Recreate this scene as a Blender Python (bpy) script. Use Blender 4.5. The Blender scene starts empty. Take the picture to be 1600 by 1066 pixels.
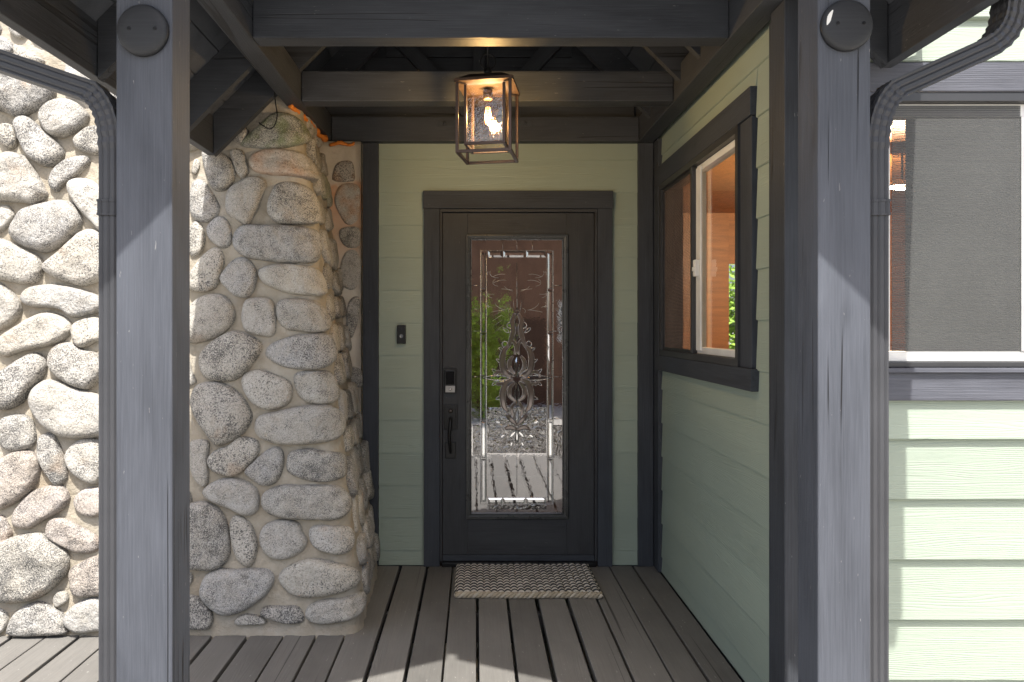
import bpy, bmesh, math, random
from mathutils import Vector, Matrix, noise
from math import radians, sin, cos, pi

# ------------------------------------------------------------------ camera, sky, sun, exposure
sc = bpy.context.scene
COL = sc.collection
cam_d = bpy.data.cameras.new("camera")
cam = bpy.data.objects.new("camera", cam_d); COL.objects.link(cam); sc.camera = cam
CAMZ = 1.41
cam.location = (0, 0, CAMZ); cam.rotation_euler = (radians(90), 0, 0)
cam_d.sensor_width = 36.0; cam_d.lens = 36.0 * 1150 / 1600
cam_d.shift_x = 57 / 1600; cam_d.shift_y = -21 / 1600
cam_d.clip_start = 0.05; cam_d.clip_end = 600

SUN_DIR = Vector((-0.07, 1.0, -1.99)).normalized()          # the way the light travels
SUN_EL = math.asin(-SUN_DIR.z)
w = bpy.data.worlds.new("World"); sc.world = w; w.use_nodes = True
nt = w.node_tree; bg = nt.nodes["Background"]
sky = nt.nodes.new("ShaderNodeTexSky"); sky.sky_type = 'NISHITA'; sky.sun_disc = False
sky.sun_elevation = SUN_EL; sky.sun_rotation = math.atan2(-SUN_DIR.x, -SUN_DIR.y)
sky.air_density = 1.0; sky.dust_density = 4.0; sky.ozone_density = 1.0
nt.links.new(sky.outputs[0], bg.inputs[0]); bg.inputs[1].default_value = 0.14
sd = bpy.data.lights.new("sun", 'SUN'); sd.energy = 4.2; sd.angle = radians(0.5); sd.color = (1.0, 0.975, 0.935)
so = bpy.data.objects.new("sun", sd); COL.objects.link(so); so.location = (0.6, -4, 9)
so.rotation_euler = SUN_DIR.to_track_quat('-Z', 'Y').to_euler()
vs = sc.view_settings; vs.view_transform = 'Standard'; vs.look = 'None'; vs.gamma = 1.0; vs.use_curve_mapping = False
vs.exposure = 1.2
sc.cycles.use_denoising = True
try:
    sc.cycles.denoiser = 'OPENIMAGEDENOISE'; sc.cycles.denoising_input_passes = 'RGB_ALBEDO_NORMAL'
except Exception: pass
sc.cycles.max_bounces = 10; sc.cycles.diffuse_bounces = 6; sc.cycles.transparent_max_bounces = 16
sc.cycles.sample_clamp_indirect = 6.0; sc.cycles.caustics_reflective = False; sc.cycles.caustics_refractive = False
random.seed(7)

# ------------------------------------------------------------------ object helpers
def thing(name, label, cat, loc=(0,0,0), group=None, kind=None):
    o = bpy.data.objects.new(name, None); COL.objects.link(o); o.location = loc; o.empty_display_size = 0.1
    if label: o['label'] = label
    if cat: o['category'] = cat
    if group: o['group'] = group
    if kind: o['kind'] = kind
    return o
def world_loc(o):
    v = Vector((0,0,0))
    while o: v += o.location; o = o.parent
    return v
def link(name, me, parent=None, mat=None, M=None):
    """link mesh me as an object whose world matrix is M (parents are never rotated)"""
    if mat and not me.materials: me.materials.append(mat)
    o = bpy.data.objects.new(name, me); COL.objects.link(o)
    M = M or Matrix()
    loc, rot, sca = M.decompose()
    o.rotation_mode = 'QUATERNION'; o.rotation_quaternion = rot; o.scale = sca
    if parent:
        o.parent = parent
        # parents that are meshes may be rotated: go through their matrix
        PM = local_matrix(parent)
        L = PM.inverted() @ M
        l, r, s = L.decompose(); o.location = l; o.rotation_quaternion = r; o.scale = s
    else: o.location = loc
    return o
def local_matrix(o):
    if o.rotation_mode == 'QUATERNION': R = o.rotation_quaternion.to_matrix().to_4x4()
    else: R = o.rotation_euler.to_matrix().to_4x4()
    L = Matrix.Translation(o.location) @ R @ Matrix.Diagonal(o.scale).to_4x4()
    return (local_matrix(o.parent) @ L) if o.parent else L
def mesh_from(verts, faces, name, smooth=False):
    """mesh with its origin in the middle of its bounds; returns (mesh, matrix)"""
    lo = [min(v[i] for v in verts) for i in range(3)]; hi = [max(v[i] for v in verts) for i in range(3)]
    c = Vector([(a+b)/2 for a, b in zip(lo, hi)])
    me = bpy.data.meshes.new(name); me.from_pydata([Vector(v)-c for v in verts], [], faces); me.update()
    if smooth: me.polygons.foreach_set('use_smooth', [True]*len(me.polygons))
    return me, Matrix.Translation(c)
def raw(name, verts, faces, mat, parent=None, smooth=False):
    me, M = mesh_from(verts, faces, name, smooth)
    return link(name, me, parent, mat, M)
_bc = {}
def box_mesh(lx, ly, lz, bev, mat):
    key = (round(lx,4), round(ly,4), round(lz,4), bev, mat.name)
    if key in _bc: return _bc[key]
    bm = bmesh.new(); bmesh.ops.create_cube(bm, size=1.0)
    bmesh.ops.scale(bm, vec=(lx, ly, lz), verts=bm.verts)
    if bev > 0:
        bmesh.ops.bevel(bm, geom=bm.edges[:], offset=min(bev, .45*min(lx,ly,lz)), segments=2, profile=.6, affect='EDGES')
    me = bpy.data.meshes.new('box'); bm.to_mesh(me); bm.free(); me.materials.append(mat)
    _bc[key] = me
    return me
def box(name, lo, hi, mat, parent=None, bev=0.003, axis=None):
    """axis aligned box; its grain (local X) runs along its longest side unless axis is given"""
    d = [hi[i]-lo[i] for i in range(3)]; c = Vector([(hi[i]+lo[i])/2 for i in range(3)])
    if axis is None: axis = max(range(3), key=lambda i: d[i])
    if axis == 0: me = box_mesh(d[0], d[1], d[2], bev, mat); R = Matrix()
    elif axis == 1: me = box_mesh(d[1], d[0], d[2], bev, mat); R = Matrix.Rotation(pi/2, 4, 'Z')
    else: me = box_mesh(d[2], d[1], d[0], bev, mat); R = Matrix.Rotation(pi/2, 4, 'Y')
    return link(name, me, parent, None, Matrix.Translation(c) @ R)
def timber(name, p0, p1, wid, hei, mat, parent=None, up=(0,0,1), bev=0.004):
    """squared timber from p0 to p1 (its centre line); hei is measured along up"""
    p0, p1 = Vector(p0), Vector(p1); x = (p1-p0); L = x.length; x.normalize()
    z = Vector(up); z = (z - x*z.dot(x)).normalized(); y = z.cross(x)
    R = Matrix((x, y, z)).transposed().to_4x4()
    return link(name, box_mesh(L, wid, hei, bev, mat), parent, None, Matrix.Translation((p0+p1)/2) @ R)
def prism(name, outline, axis, a, b, mat, parent=None):
    """outline of 2-D points extruded along axis from a to b (axis 0: (y,z), 1: (x,z), 2: (x,y))"""
    def P(p, t): return [(t,p[0],p[1]), (p[0],t,p[1]), (p[0],p[1],t)][axis]
    n = len(outline); V = [P(p,a) for p in outline] + [P(p,b) for p in outline]
    F = [tuple(range(n))[::-1], tuple(range(n,2*n))] + [(i,(i+1)%n,n+(i+1)%n,n+i) for i in range(n)]
    me, M = mesh_from(V, F, name)
    bm = bmesh.new(); bm.from_mesh(me); bmesh.ops.recalc_face_normals(bm, faces=bm.faces); bm.to_mesh(me); bm.free()
    return link(name, me, parent, mat, M)
def sweep_geo(pts, prof, closed=False, up=Vector((0,1,0)), scales=None, caps=True):
    """sweep closed profile [(a,b)] along pts; b is measured along up"""
    pts = [Vector(p) for p in pts]; n = len(pts); m = len(prof); V = []; F = []
    for i, p in enumerate(pts):
        if closed: t = pts[(i+1)%n]-pts[i-1]
        else: t = pts[min(i+1,n-1)]-pts[max(i-1,0)]
        t.normalize(); u = up - t*up.dot(t)
        if u.length < 1e-4: u = Vector((1,0,0)) - t*t.x
        u.normalize(); s = t.cross(u); k = scales[i] if scales else 1
        V += [p + s*a*k + u*b*k for a, b in prof]
    for i in range(n if closed else n-1):
        j = (i+1) % n
        F += [(i*m+q, i*m+(q+1)%m, j*m+(q+1)%m, j*m+q) for q in range(m)]
    if caps and not closed: F += [tuple(range(m))[::-1], tuple(range((n-1)*m, n*m))]
    return V, F
def circ(r, n=8): return [(r*cos(2*pi*i/n), r*sin(2*pi*i/n)) for i in range(n)]
def tube(name, pts, r, mat, parent=None, n=8, closed=False, up=Vector((0,1,0)), prof=None, scales=None, smooth=True):
    V, F = sweep_geo(pts, prof or circ(r, n), closed, up, scales)
    return raw(name, V, F, mat, parent, smooth)
def lathe_geo(prof, n=24, axis='Z', c=(0,0,0)):
    V = []; F = []; c = Vector(c)
    for r, h in prof:
        for i in range(n):
            a = 2*pi*i/n
            v = Vector((r*cos(a), r*sin(a), h))
            if axis == 'Y': v = Vector((v.x, v.z, v.y))
            V.append(c+v)
    k = len(prof)
    for i in range(k-1):
        for j in range(n): F.append((i*n+j, i*n+(j+1)%n, (i+1)*n+(j+1)%n, (i+1)*n+j))
    F.append(tuple(range(n))[::-1]); F.append(tuple(range((k-1)*n, k*n)))
    return V, F
def lathe(name, prof, c, mat, parent=None, n=24, axis='Z', smooth=True):
    V, F = lathe_geo(prof, n, axis, c)
    o = raw(name, V, F, mat, parent, smooth)
    bm = bmesh.new(); bm.from_mesh(o.data); bmesh.ops.recalc_face_normals(bm, faces=bm.faces); bm.to_mesh(o.data); bm.free()
    return o
def catmull(P, n, closed=True):
    out = []; N = len(P); P = [Vector(p) for p in P]
    segs = N if closed else N-1
    for i in range(segs):
        if closed: a,b,c,d = P[i-1],P[i],P[(i+1)%N],P[(i+2)%N]
        else: a,b,c,d = P[max(i-1,0)],P[i],P[i+1],P[min(i+2,N-1)]
        for k in range(n):
            t = k/n
            out.append(.5*((2*b)+(c-a)*t+(2*a-5*b+4*c-d)*t*t+(3*b-a-3*c+d)*t**3))
    if not closed: out.append(P[-1])
    return out

# ------------------------------------------------------------------ materials
def mat_new(name):
    m = bpy.data.materials.new(name); m.use_nodes = True
    n = m.node_tree; b = n.nodes['Principled BSDF']
    return m, n, b
def N(n, typ, **kw):
    x = n.nodes.new(typ)
    for k, v in kw.items():
        if k.startswith('i_'):
            key = k[2:]; key = int(key) if key.isdigit() else key.replace('_', ' ')
            x.inputs[key].default_value = v
        else: setattr(x, k, v)
    return x
def coords(n, scale=(1,1,1), jitter=True):
    """object coordinates, shifted by a different amount on every object"""
    tc = N(n, 'ShaderNodeTexCoord'); mp = N(n, 'ShaderNodeMapping'); mp.inputs['Scale'].default_value = scale
    if jitter:
        oi = N(n, 'ShaderNodeObjectInfo'); mu = N(n, 'ShaderNodeVectorMath', operation='SCALE'); mu.inputs[0].default_value = (37.7, 19.3, 53.1)
        n.links.new(oi.outputs['Random'], mu.inputs['Scale'])
        ad = N(n, 'ShaderNodeVectorMath', operation='ADD'); n.links.new(tc.outputs['Object'], ad.inputs[0]); n.links.new(mu.outputs[0], ad.inputs[1])
        n.links.new(ad.outputs[0], mp.inputs[0])
    else: n.links.new(tc.outputs['Object'], mp.inputs[0])
    return mp.outputs[0]
def noise_n(n, vec, scale, detail=3, rough=.55, dist=0):
    x = N(n, 'ShaderNodeTexNoise'); x.inputs['Scale'].default_value = scale; x.inputs['Detail'].default_value = detail
    x.inputs['Roughness'].default_value = rough; x.inputs['Distortion'].default_value = dist
    n.links.new(vec, x.inputs['Vector']); return x.outputs['Fac']
def ramp(n, fac, stops, interp='LINEAR'):
    r = N(n, 'ShaderNodeValToRGB'); r.color_ramp.interpolation = interp
    e = r.color_ramp.elements
    while len(e) < len(stops): e.new(.5)
    for q, (p, c) in zip(e, stops):
        q.position = p; q.color = (c if len(c) == 4 else (*c, 1)) if hasattr(c, '__len__') else (c, c, c, 1)
    n.links.new(fac, r.inputs[0]); return r.outputs[0]
def mix(n, fac, a, b, mode='MIX'):
    m = N(n, 'ShaderNodeMix', data_type='RGBA', blend_type=mode)
    for v, i in ((fac, 0), (a, 6), (b, 7)):
        if hasattr(v, 'is_linked'): n.links.new(v, m.inputs[i])
        elif i == 0: m.inputs[0].default_value = v
        else: m.inputs[i].default_value = (*v, 1)
    return m.outputs[2]
def math_n(n, op, a, b=None, c=None):
    m = N(n, 'ShaderNodeMath', operation=op)
    for i, v in enumerate((a, b, c)):
        if v is None: continue
        if hasattr(v, 'is_linked'): n.links.new(v, m.inputs[i])
        else: m.inputs[i].default_value = v
    return m.outputs[0]
def bump(n, b, h, strength=.3, dist=.01, prev=None):
    x = N(n, 'ShaderNodeBump'); x.inputs['Strength'].default_value = strength; x.inputs['Distance'].default_value = dist
    n.links.new(h, x.inputs['Height'])
    if prev: n.links.new(prev, x.inputs['Normal'])
    n.links.new(x.outputs[0], b.inputs['Normal']); return x.outputs[0]

def timber_paint(name, col, rough=.42, grain=.35, crack=.5, wear=.35, spec=.16):
    """painted sawn timber; the grain runs along local X"""
    m, n, b = mat_new(name)
    g = coords(n, (1.6, 70, 70)); fine = noise_n(n, g, 3.0, 4, .65)
    big = noise_n(n, coords(n, (1.2, 5, 5)), 1.6, 3, .6, .4)
    ck = noise_n(n, coords(n, (.30, 15, 15)), 1.0, 1, .4, .15)
    cm = ramp(n, noise_n(n, coords(n, (1.1, 4, 4)), 1.3, 2, .5), [(.0, 0), (.52, 0), (.58, 1), (1, 1)])
    ln_ = ramp(n, math_n(n, 'ABSOLUTE', math_n(n, 'SUBTRACT', ck, .5)), [(.0, 1), (.007, 1), (.014, 0), (1, 0)])
    ckm = math_n(n, 'SUBTRACT', 1.0, math_n(n, 'MULTIPLY', ln_, cm))                # sparse long drying cracks
    kn = N(n, 'ShaderNodeTexVoronoi'); kn.inputs['Scale'].default_value = 1.0; n.links.new(coords(n, (2.2, 6, 6)), kn.inputs['Vector'])
    knm = ramp(n, kn.outputs['Distance'], [(.0, 0), (.10, .8), (.16, 1), (1, 1)])
    dk = tuple(c*.72 for c in col); lt = tuple(min(1, c*1.28) for c in col)
    c = ramp(n, big, [(.25, dk), (.5, col), (.78, lt)])
    c = mix(n, math_n(n, 'MULTIPLY', math_n(n, 'SUBTRACT', fine, .42), .9), c, tuple(min(1, q*1.9) for q in col))
    c = mix(n, math_n(n, 'MULTIPLY', math_n(n, 'SUBTRACT', 1.0, knm), .45), c, tuple(q*.45 for q in col))
    if crack > 0:
        c = mix(n, math_n(n, 'MULTIPLY', math_n(n, 'SUBTRACT', 1.0, ckm), crack), c, (.012, .011, .010))
    sp = noise_n(n, coords(n, (14, 60, 60)), 2.0, 2, .5)
    c = mix(n, math_n(n, 'MULTIPLY', ramp(n, sp, [(.0, 0), (.745, 0), (.77, 1), (1, 1)]), wear), c, (.34, .33, .31))   # nicks in the paint
    n.links.new(c, b.inputs['Base Color'])
    n.links.new(math_n(n, 'ADD', math_n(n, 'MULTIPLY', big, .25), rough), b.inputs['Roughness'])
    b.inputs['Specular IOR Level'].default_value = spec
    b1 = bump(n, b, fine, grain, .004)
    b2 = bump(n, b, ckm, crack*.8, .004, b1)
    bump(n, b, knm, .25, .004, b2)
    return m
def siding_paint(name, col):
    """fibre cement boards with pressed wood grain, painted"""
    m, n, b = mat_new(name)
    v = coords(n, (.55, 1, 7.5))
    lo = noise_n(n, v, 1.3, 2, .5, .6)
    tc = N(n, 'ShaderNodeSeparateXYZ'); n.links.new(v, tc.inputs[0])
    ph = math_n(n, 'ADD', math_n(n, 'MULTIPLY', tc.outputs['Z'], 70.0), math_n(n, 'MULTIPLY', lo, 46.0))
    sn = math_n(n, 'SINE', ph)
    br = noise_n(n, coords(n, (3, 1, 60)), 1.5, 3, .6)
    h = math_n(n, 'ADD', math_n(n, 'MULTIPLY', math_n(n, 'POWER', math_n(n, 'ABSOLUTE', sn), .6), .55), br)
    big = noise_n(n, coords(n, (1.0, 1, 2.0)), 1.5, 3, .6)
    oi = N(n, 'ShaderNodeObjectInfo')
    tone = math_n(n, 'ADD', math_n(n, 'MULTIPLY', oi.outputs['Random'], .35), math_n(n, 'MULTIPLY', big, .65))
    c = ramp(n, tone, [(.2, tuple(q*.92 for q in col)), (.8, tuple(q*1.06 for q in col))])
    n.links.new(c, b.inputs['Base Color']); b.inputs['Roughness'].default_value = .55
    bump(n, b, h, .36, .0045)
    return m
def deck_stain(name, col):
    m, n, b = mat_new(name)
    g = coords(n, (1.1, 46, 46)); fine = noise_n(n, g, 2.4, 4, .65)
    v = coords(n, (.35, 6, 6)); lo = noise_n(n, v, 1.4, 2, .5, .5)
    rings = math_n(n, 'ABSOLUTE', math_n(n, 'SINE', math_n(n, 'MULTIPLY', lo, 60.0)))
    big = noise_n(n, coords(n, (1.5, 2.5, 2.5)), 2.0, 4, .65)
    oi = N(n, 'ShaderNodeObjectInfo')
    tone = math_n(n, 'ADD', math_n(n, 'MULTIPLY', oi.outputs['Random'], .45), math_n(n, 'MULTIPLY', big, .6))
    c = ramp(n, tone, [(.15, tuple(q*.58 for q in col)), (.5, col), (.9, tuple(min(1, q*1.38) for q in col))])
    c = mix(n, math_n(n, 'MULTIPLY', math_n(n, 'SUBTRACT', fine, .42), .75), c, tuple(q*.45 for q in col))
    ck = ramp(n, noise_n(n, coords(n, (.45, 75, 75)), 1.0, 1, .4), [(.0, 1), (.25, 1), (.28, 0), (1, 0)])
    c = mix(n, math_n(n, 'MULTIPLY', ck, .75), c, (.02, .018, .016))
    sp = noise_n(n, coords(n, (10, 34, 34)), 3.0, 2, .5)
    c = mix(n, math_n(n, 'MULTIPLY', ramp(n, sp, [(.0, 0), (.71, 0), (.74, 1), (1, 1)]), .4), c, (.42, .40, .37))
    n.links.new(c, b.inputs['Base Color']); b.inputs['Roughness'].default_value = .62
    h = math_n(n, 'ADD', math_n(n, 'MULTIPLY', rings, .35), fine)
    bump(n, b, h, .4, .003)
    return m
def granite(name, tint=(1,1,1), stain=None):
    m, n, b = mat_new(name)
    v0 = coords(n); oi = N(n, 'ShaderNodeObjectInfo')
    vs_ = N(n, 'ShaderNodeVectorMath', operation='SCALE'); n.links.new(v0, vs_.inputs[0])
    n.links.new(math_n(n, 'ADD', .75, math_n(n, 'MULTIPLY', math_n(n, 'FRACT', math_n(n, 'MULTIPLY', oi.outputs['Random'], 13.7)), .85)), vs_.inputs['Scale'])
    v = vs_.outputs[0]
    base = ramp(n, oi.outputs['Random'], [(0, (.37,.345,.295)), (.2, (.33,.325,.315)), (.4, (.41,.385,.335)), (.6, (.30,.297,.29)), (.8, (.38,.345,.285)), (1, (.40,.39,.365))])
    big = noise_n(n, v, 9.0, 4, .6, .3)
    c = mix(n, ramp(n, big, [(.35, 0), (.75, .8)]), base, (.27, .24, .19))
    grain = noise_n(n, v, 120.0, 2, .6)
    c = mix(n, ramp(n, grain, [(.40, 0), (.7, .45)]), c, (.56, .53, .47))
    dn = noise_n(n, v, 14.0, 2, .5)
    g1 = math_n(n, 'ADD', noise_n(n, v, 175.0, 3, .75, .4), math_n(n, 'ADD', math_n(n, 'MULTIPLY', math_n(n, 'SUBTRACT', dn, .5), .30), math_n(n, 'MULTIPLY', math_n(n, 'SUBTRACT', math_n(n, 'FRACT', math_n(n, 'MULTIPLY', oi.outputs['Random'], 7.3)), .5), .10)))
    c = mix(n, ramp(n, g1, [(.0, 0), (.53, 0), (.575, .92), (1, .95)]), c, (.055, .053, .051))          # dark mica grains
    g2 = noise_n(n, v, 260.0, 2, .6)
    c = mix(n, ramp(n, g2, [(.0, 0), (.56, 0), (.66, .6), (1, .6)]), c, (.12, .11, .10))
    pits = noise_n(n, v, 32.0, 3, .7, .8)
    c = mix(n, ramp(n, pits, [(.0, .7), (.27, .6), (.36, 0), (1, 0)]), c, (.10, .085, .07))
    rp = math_n(n, 'ADD', noise_n(n, v0, 5.0, 3, .6), math_n(n, 'MULTIPLY', math_n(n, 'FRACT', math_n(n, 'MULTIPLY', oi.outputs['Random'], 29.1)), .16))
    c = mix(n, ramp(n, rp, [(.0, 0), (.72, 0), (.84, .4), (1, .4)]), c, (.30, .20, .12))
    if stain:
        sm = noise_n(n, v, 7.0, 3, .6)
        c = mix(n, ramp(n, sm, [(.44, 0), (.62, .42)]), c, stain)
    c = mix(n, 1.0, c, tint, 'MULTIPLY')
    n.links.new(c, b.inputs['Base Color']); b.inputs['Roughness'].default_value = .8
    b1 = bump(n, b, big, .7, .035)
    b2 = bump(n, b, noise_n(n, v, 48.0, 4, .7), .7, .008, b1)
    bump(n, b, grain, .35, .003, b2)
    return m
def mortar_mat():
    m, n, b = mat_new('mortar')
    v = coords(n, jitter=False)
    big = noise_n(n, v, 3.0, 4, .6); mid = noise_n(n, v, 14.0, 5, .65)
    c = ramp(n, big, [(.3, (.27,.23,.17)), (.5, (.33,.29,.225)), (.72, (.40,.365,.305))])
    c = mix(n, ramp(n, mid, [(.5, 0), (.8, .5)]), c, (.46, .42, .355))
    c = mix(n, ramp(n, noise_n(n, v, 5.5, 3, .6), [(.55, 0), (.75, .5)]), c, (.24, .175, .105))
    n.links.new(c, b.inputs['Base Color']); b.inputs['Roughness'].default_value = .9
    ck = N(n, 'ShaderNodeTexVoronoi', feature='DISTANCE_TO_EDGE'); ck.inputs['Scale'].default_value = 6.0; n.links.new(v, ck.inputs['Vector'])
    b1 = bump(n, b, ramp(n, ck.outputs['Distance'], [(0, 0), (.025, 1)]), .15, .004)
    b2 = bump(n, b, mid, .9, .02, b1)
    bump(n, b, noise_n(n, v, 110.0, 4, .7), .7, .005, b2)
    return m
def plain(name, col, rough=.5, metal=0, spec=.5, bumpscale=0, bstr=.1, emis=None, estr=0):
    m, n, b = mat_new(name)
    b.inputs['Roughness'].default_value = rough; b.inputs['Metallic'].default_value = metal; b.inputs['Specular IOR Level'].default_value = spec
    v = coords(n); nz = noise_n(n, v, 6.0, 4, .6)
    n.links.new(ramp(n, nz, [(.3, tuple(q*.86 for q in col)), (.7, tuple(min(1, q*1.1) for q in col))]), b.inputs['Base Color'])
    n.links.new(math_n(n, 'ADD', math_n(n, 'MULTIPLY', nz, .16), rough-.08), b.inputs['Roughness'])
    if bumpscale: bump(n, b, noise_n(n, v, bumpscale, 3, .6), bstr, .004)
    if emis: b.inputs['Emission Color'].default_value = (*emis, 1); b.inputs['Emission Strength'].default_value = estr
    return m
def glass_mat(name, tint=(.9,.92,.9), refl=.12, rough=.0, wav=0, wscale=9, wdist=.01):
    """coated pane: mirror layer (stronger at grazing angles) over tinted see-through glass"""
    m = bpy.data.materials.new(name); m.use_nodes = True; n = m.node_tree
    for x in list(n.nodes):
        if x.type == 'BSDF_PRINCIPLED': n.nodes.remove(x)
    out = [x for x in n.nodes if x.type == 'OUTPUT_MATERIAL'][0]
    tr = N(n, 'ShaderNodeBsdfTransparent'); tr.inputs[0].default_value = (*tint, 1)
    gl = N(n, 'ShaderNodeBsdfAnisotropic') if False else N(n, 'ShaderNodeBsdfGlossy'); gl.inputs['Roughness'].default_value = rough
    fr = N(n, 'ShaderNodeFresnel'); fr.inputs[0].default_value = 1.5
    gm_ = N(n, 'ShaderNodeNewGeometry')                        # the mirror layer is the outer face only
    f = math_n(n, 'MULTIPLY', math_n(n, 'MINIMUM', math_n(n, 'ADD', fr.outputs[0], max(0, refl-.04)), 1.0), math_n(n, 'SUBTRACT', 1.0, gm_.outputs['Backfacing']))
    mx = N(n, 'ShaderNodeMixShader'); n.links.new(f, mx.inputs[0]); n.links.new(tr.outputs[0], mx.inputs[1]); n.links.new(gl.outputs[0], mx.inputs[2])
    n.links.new(mx.outputs[0], out.inputs[0])
    if wav:
        v = coords(n, jitter=False)
        x = N(n, 'ShaderNodeBump'); x.inputs['Strength'].default_value = wav; x.inputs['Distance'].default_value = wdist
        n.links.new(noise_n(n, v, wscale, 2, .5, 1.2), x.inputs['Height'])
        n.links.new(x.outputs[0], gl.inputs['Normal']); n.links.new(x.outputs[0], fr.inputs['Normal'])
    return m
def screen_mat(name, col, clear=.45, mesh=700):
    """insect screen: fine woven threads with open holes (threads too fine to count)"""
    m = bpy.data.materials.new(name); m.use_nodes = True; n = m.node_tree
    out = [x for x in n.nodes if x.type == 'OUTPUT_MATERIAL'][0]; b = n.nodes['Principled BSDF']
    b.inputs['Roughness'].default_value = .6
    v = coords(n, jitter=False)
    nz = noise_n(n, v, 2.5, 3, .6)
    n.links.new(ramp(n, nz, [(.3, tuple(q*.85 for q in col)), (.7, tuple(q*1.12 for q in col))]), b.inputs['Base Color'])
    tr = N(n, 'ShaderNodeBsdfTransparent')
    wv = N(n, 'ShaderNodeTexWave', bands_direction='Z'); wv.inputs['Scale'].default_value = 42.0; wv.inputs['Distortion'].default_value = .5; n.links.new(v, wv.inputs['Vector'])
    f = math_n(n, 'ADD', clear-.06, math_n(n, 'MULTIPLY', wv.outputs['Fac'], .12))
    mx = N(n, 'ShaderNodeMixShader'); n.links.new(f, mx.inputs[0]); n.links.new(b.outputs[0], mx.inputs[1]); n.links.new(tr.outputs[0], mx.inputs[2])
    n.links.new(mx.outputs[0], out.inputs[0])
    return m

CHAR = timber_paint('charcoal_timber', (.044,.047,.053), .36, .35, .55, .30)
POST = timber_paint('charcoal_post', (.070,.075,.087), .45, .45, .85, .40)
ROOFP = timber_paint('charcoal_plank', (.072,.077,.087), .36, .10, .0, .12)
TRIM = timber_paint('charcoal_trim', (.044,.048,.055), .45, .5, .2, .15)
DOORP = timber_paint('door_paint', (.041,.042,.044), .36, .28, .0, .12)
SAGE = siding_paint('sage_siding', (.285,.330,.263))
DECK = deck_stain('deck_stain', (.138,.131,.118))
STONE = granite('granite'); STONE_RUST = granite('granite_rusty', (1,.96,.92), (.46,.24,.11)); STONE_MOSS = granite('granite_mossy', (.98,1,.94), (.20,.24,.09))
STONE_PINK = granite('granite_pinkish', (1.03,.96,.93))
MORTAR = mortar_mat()
ALU = plain('downspout_metal', (.050,.051,.055), .42, 0, .28)
BLACKM = plain('black_hardware', (.010,.010,.010), .36, 0, .25)
BRONZE = plain('lantern_bronze', (.085,.055,.042), .38, .6)
WHITE = plain('white_vinyl', (.72,.71,.67), .35)
FOAM = plain('spray_foam', (.60,.19,.03), .7, 0, .3, 40, .6)

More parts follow.
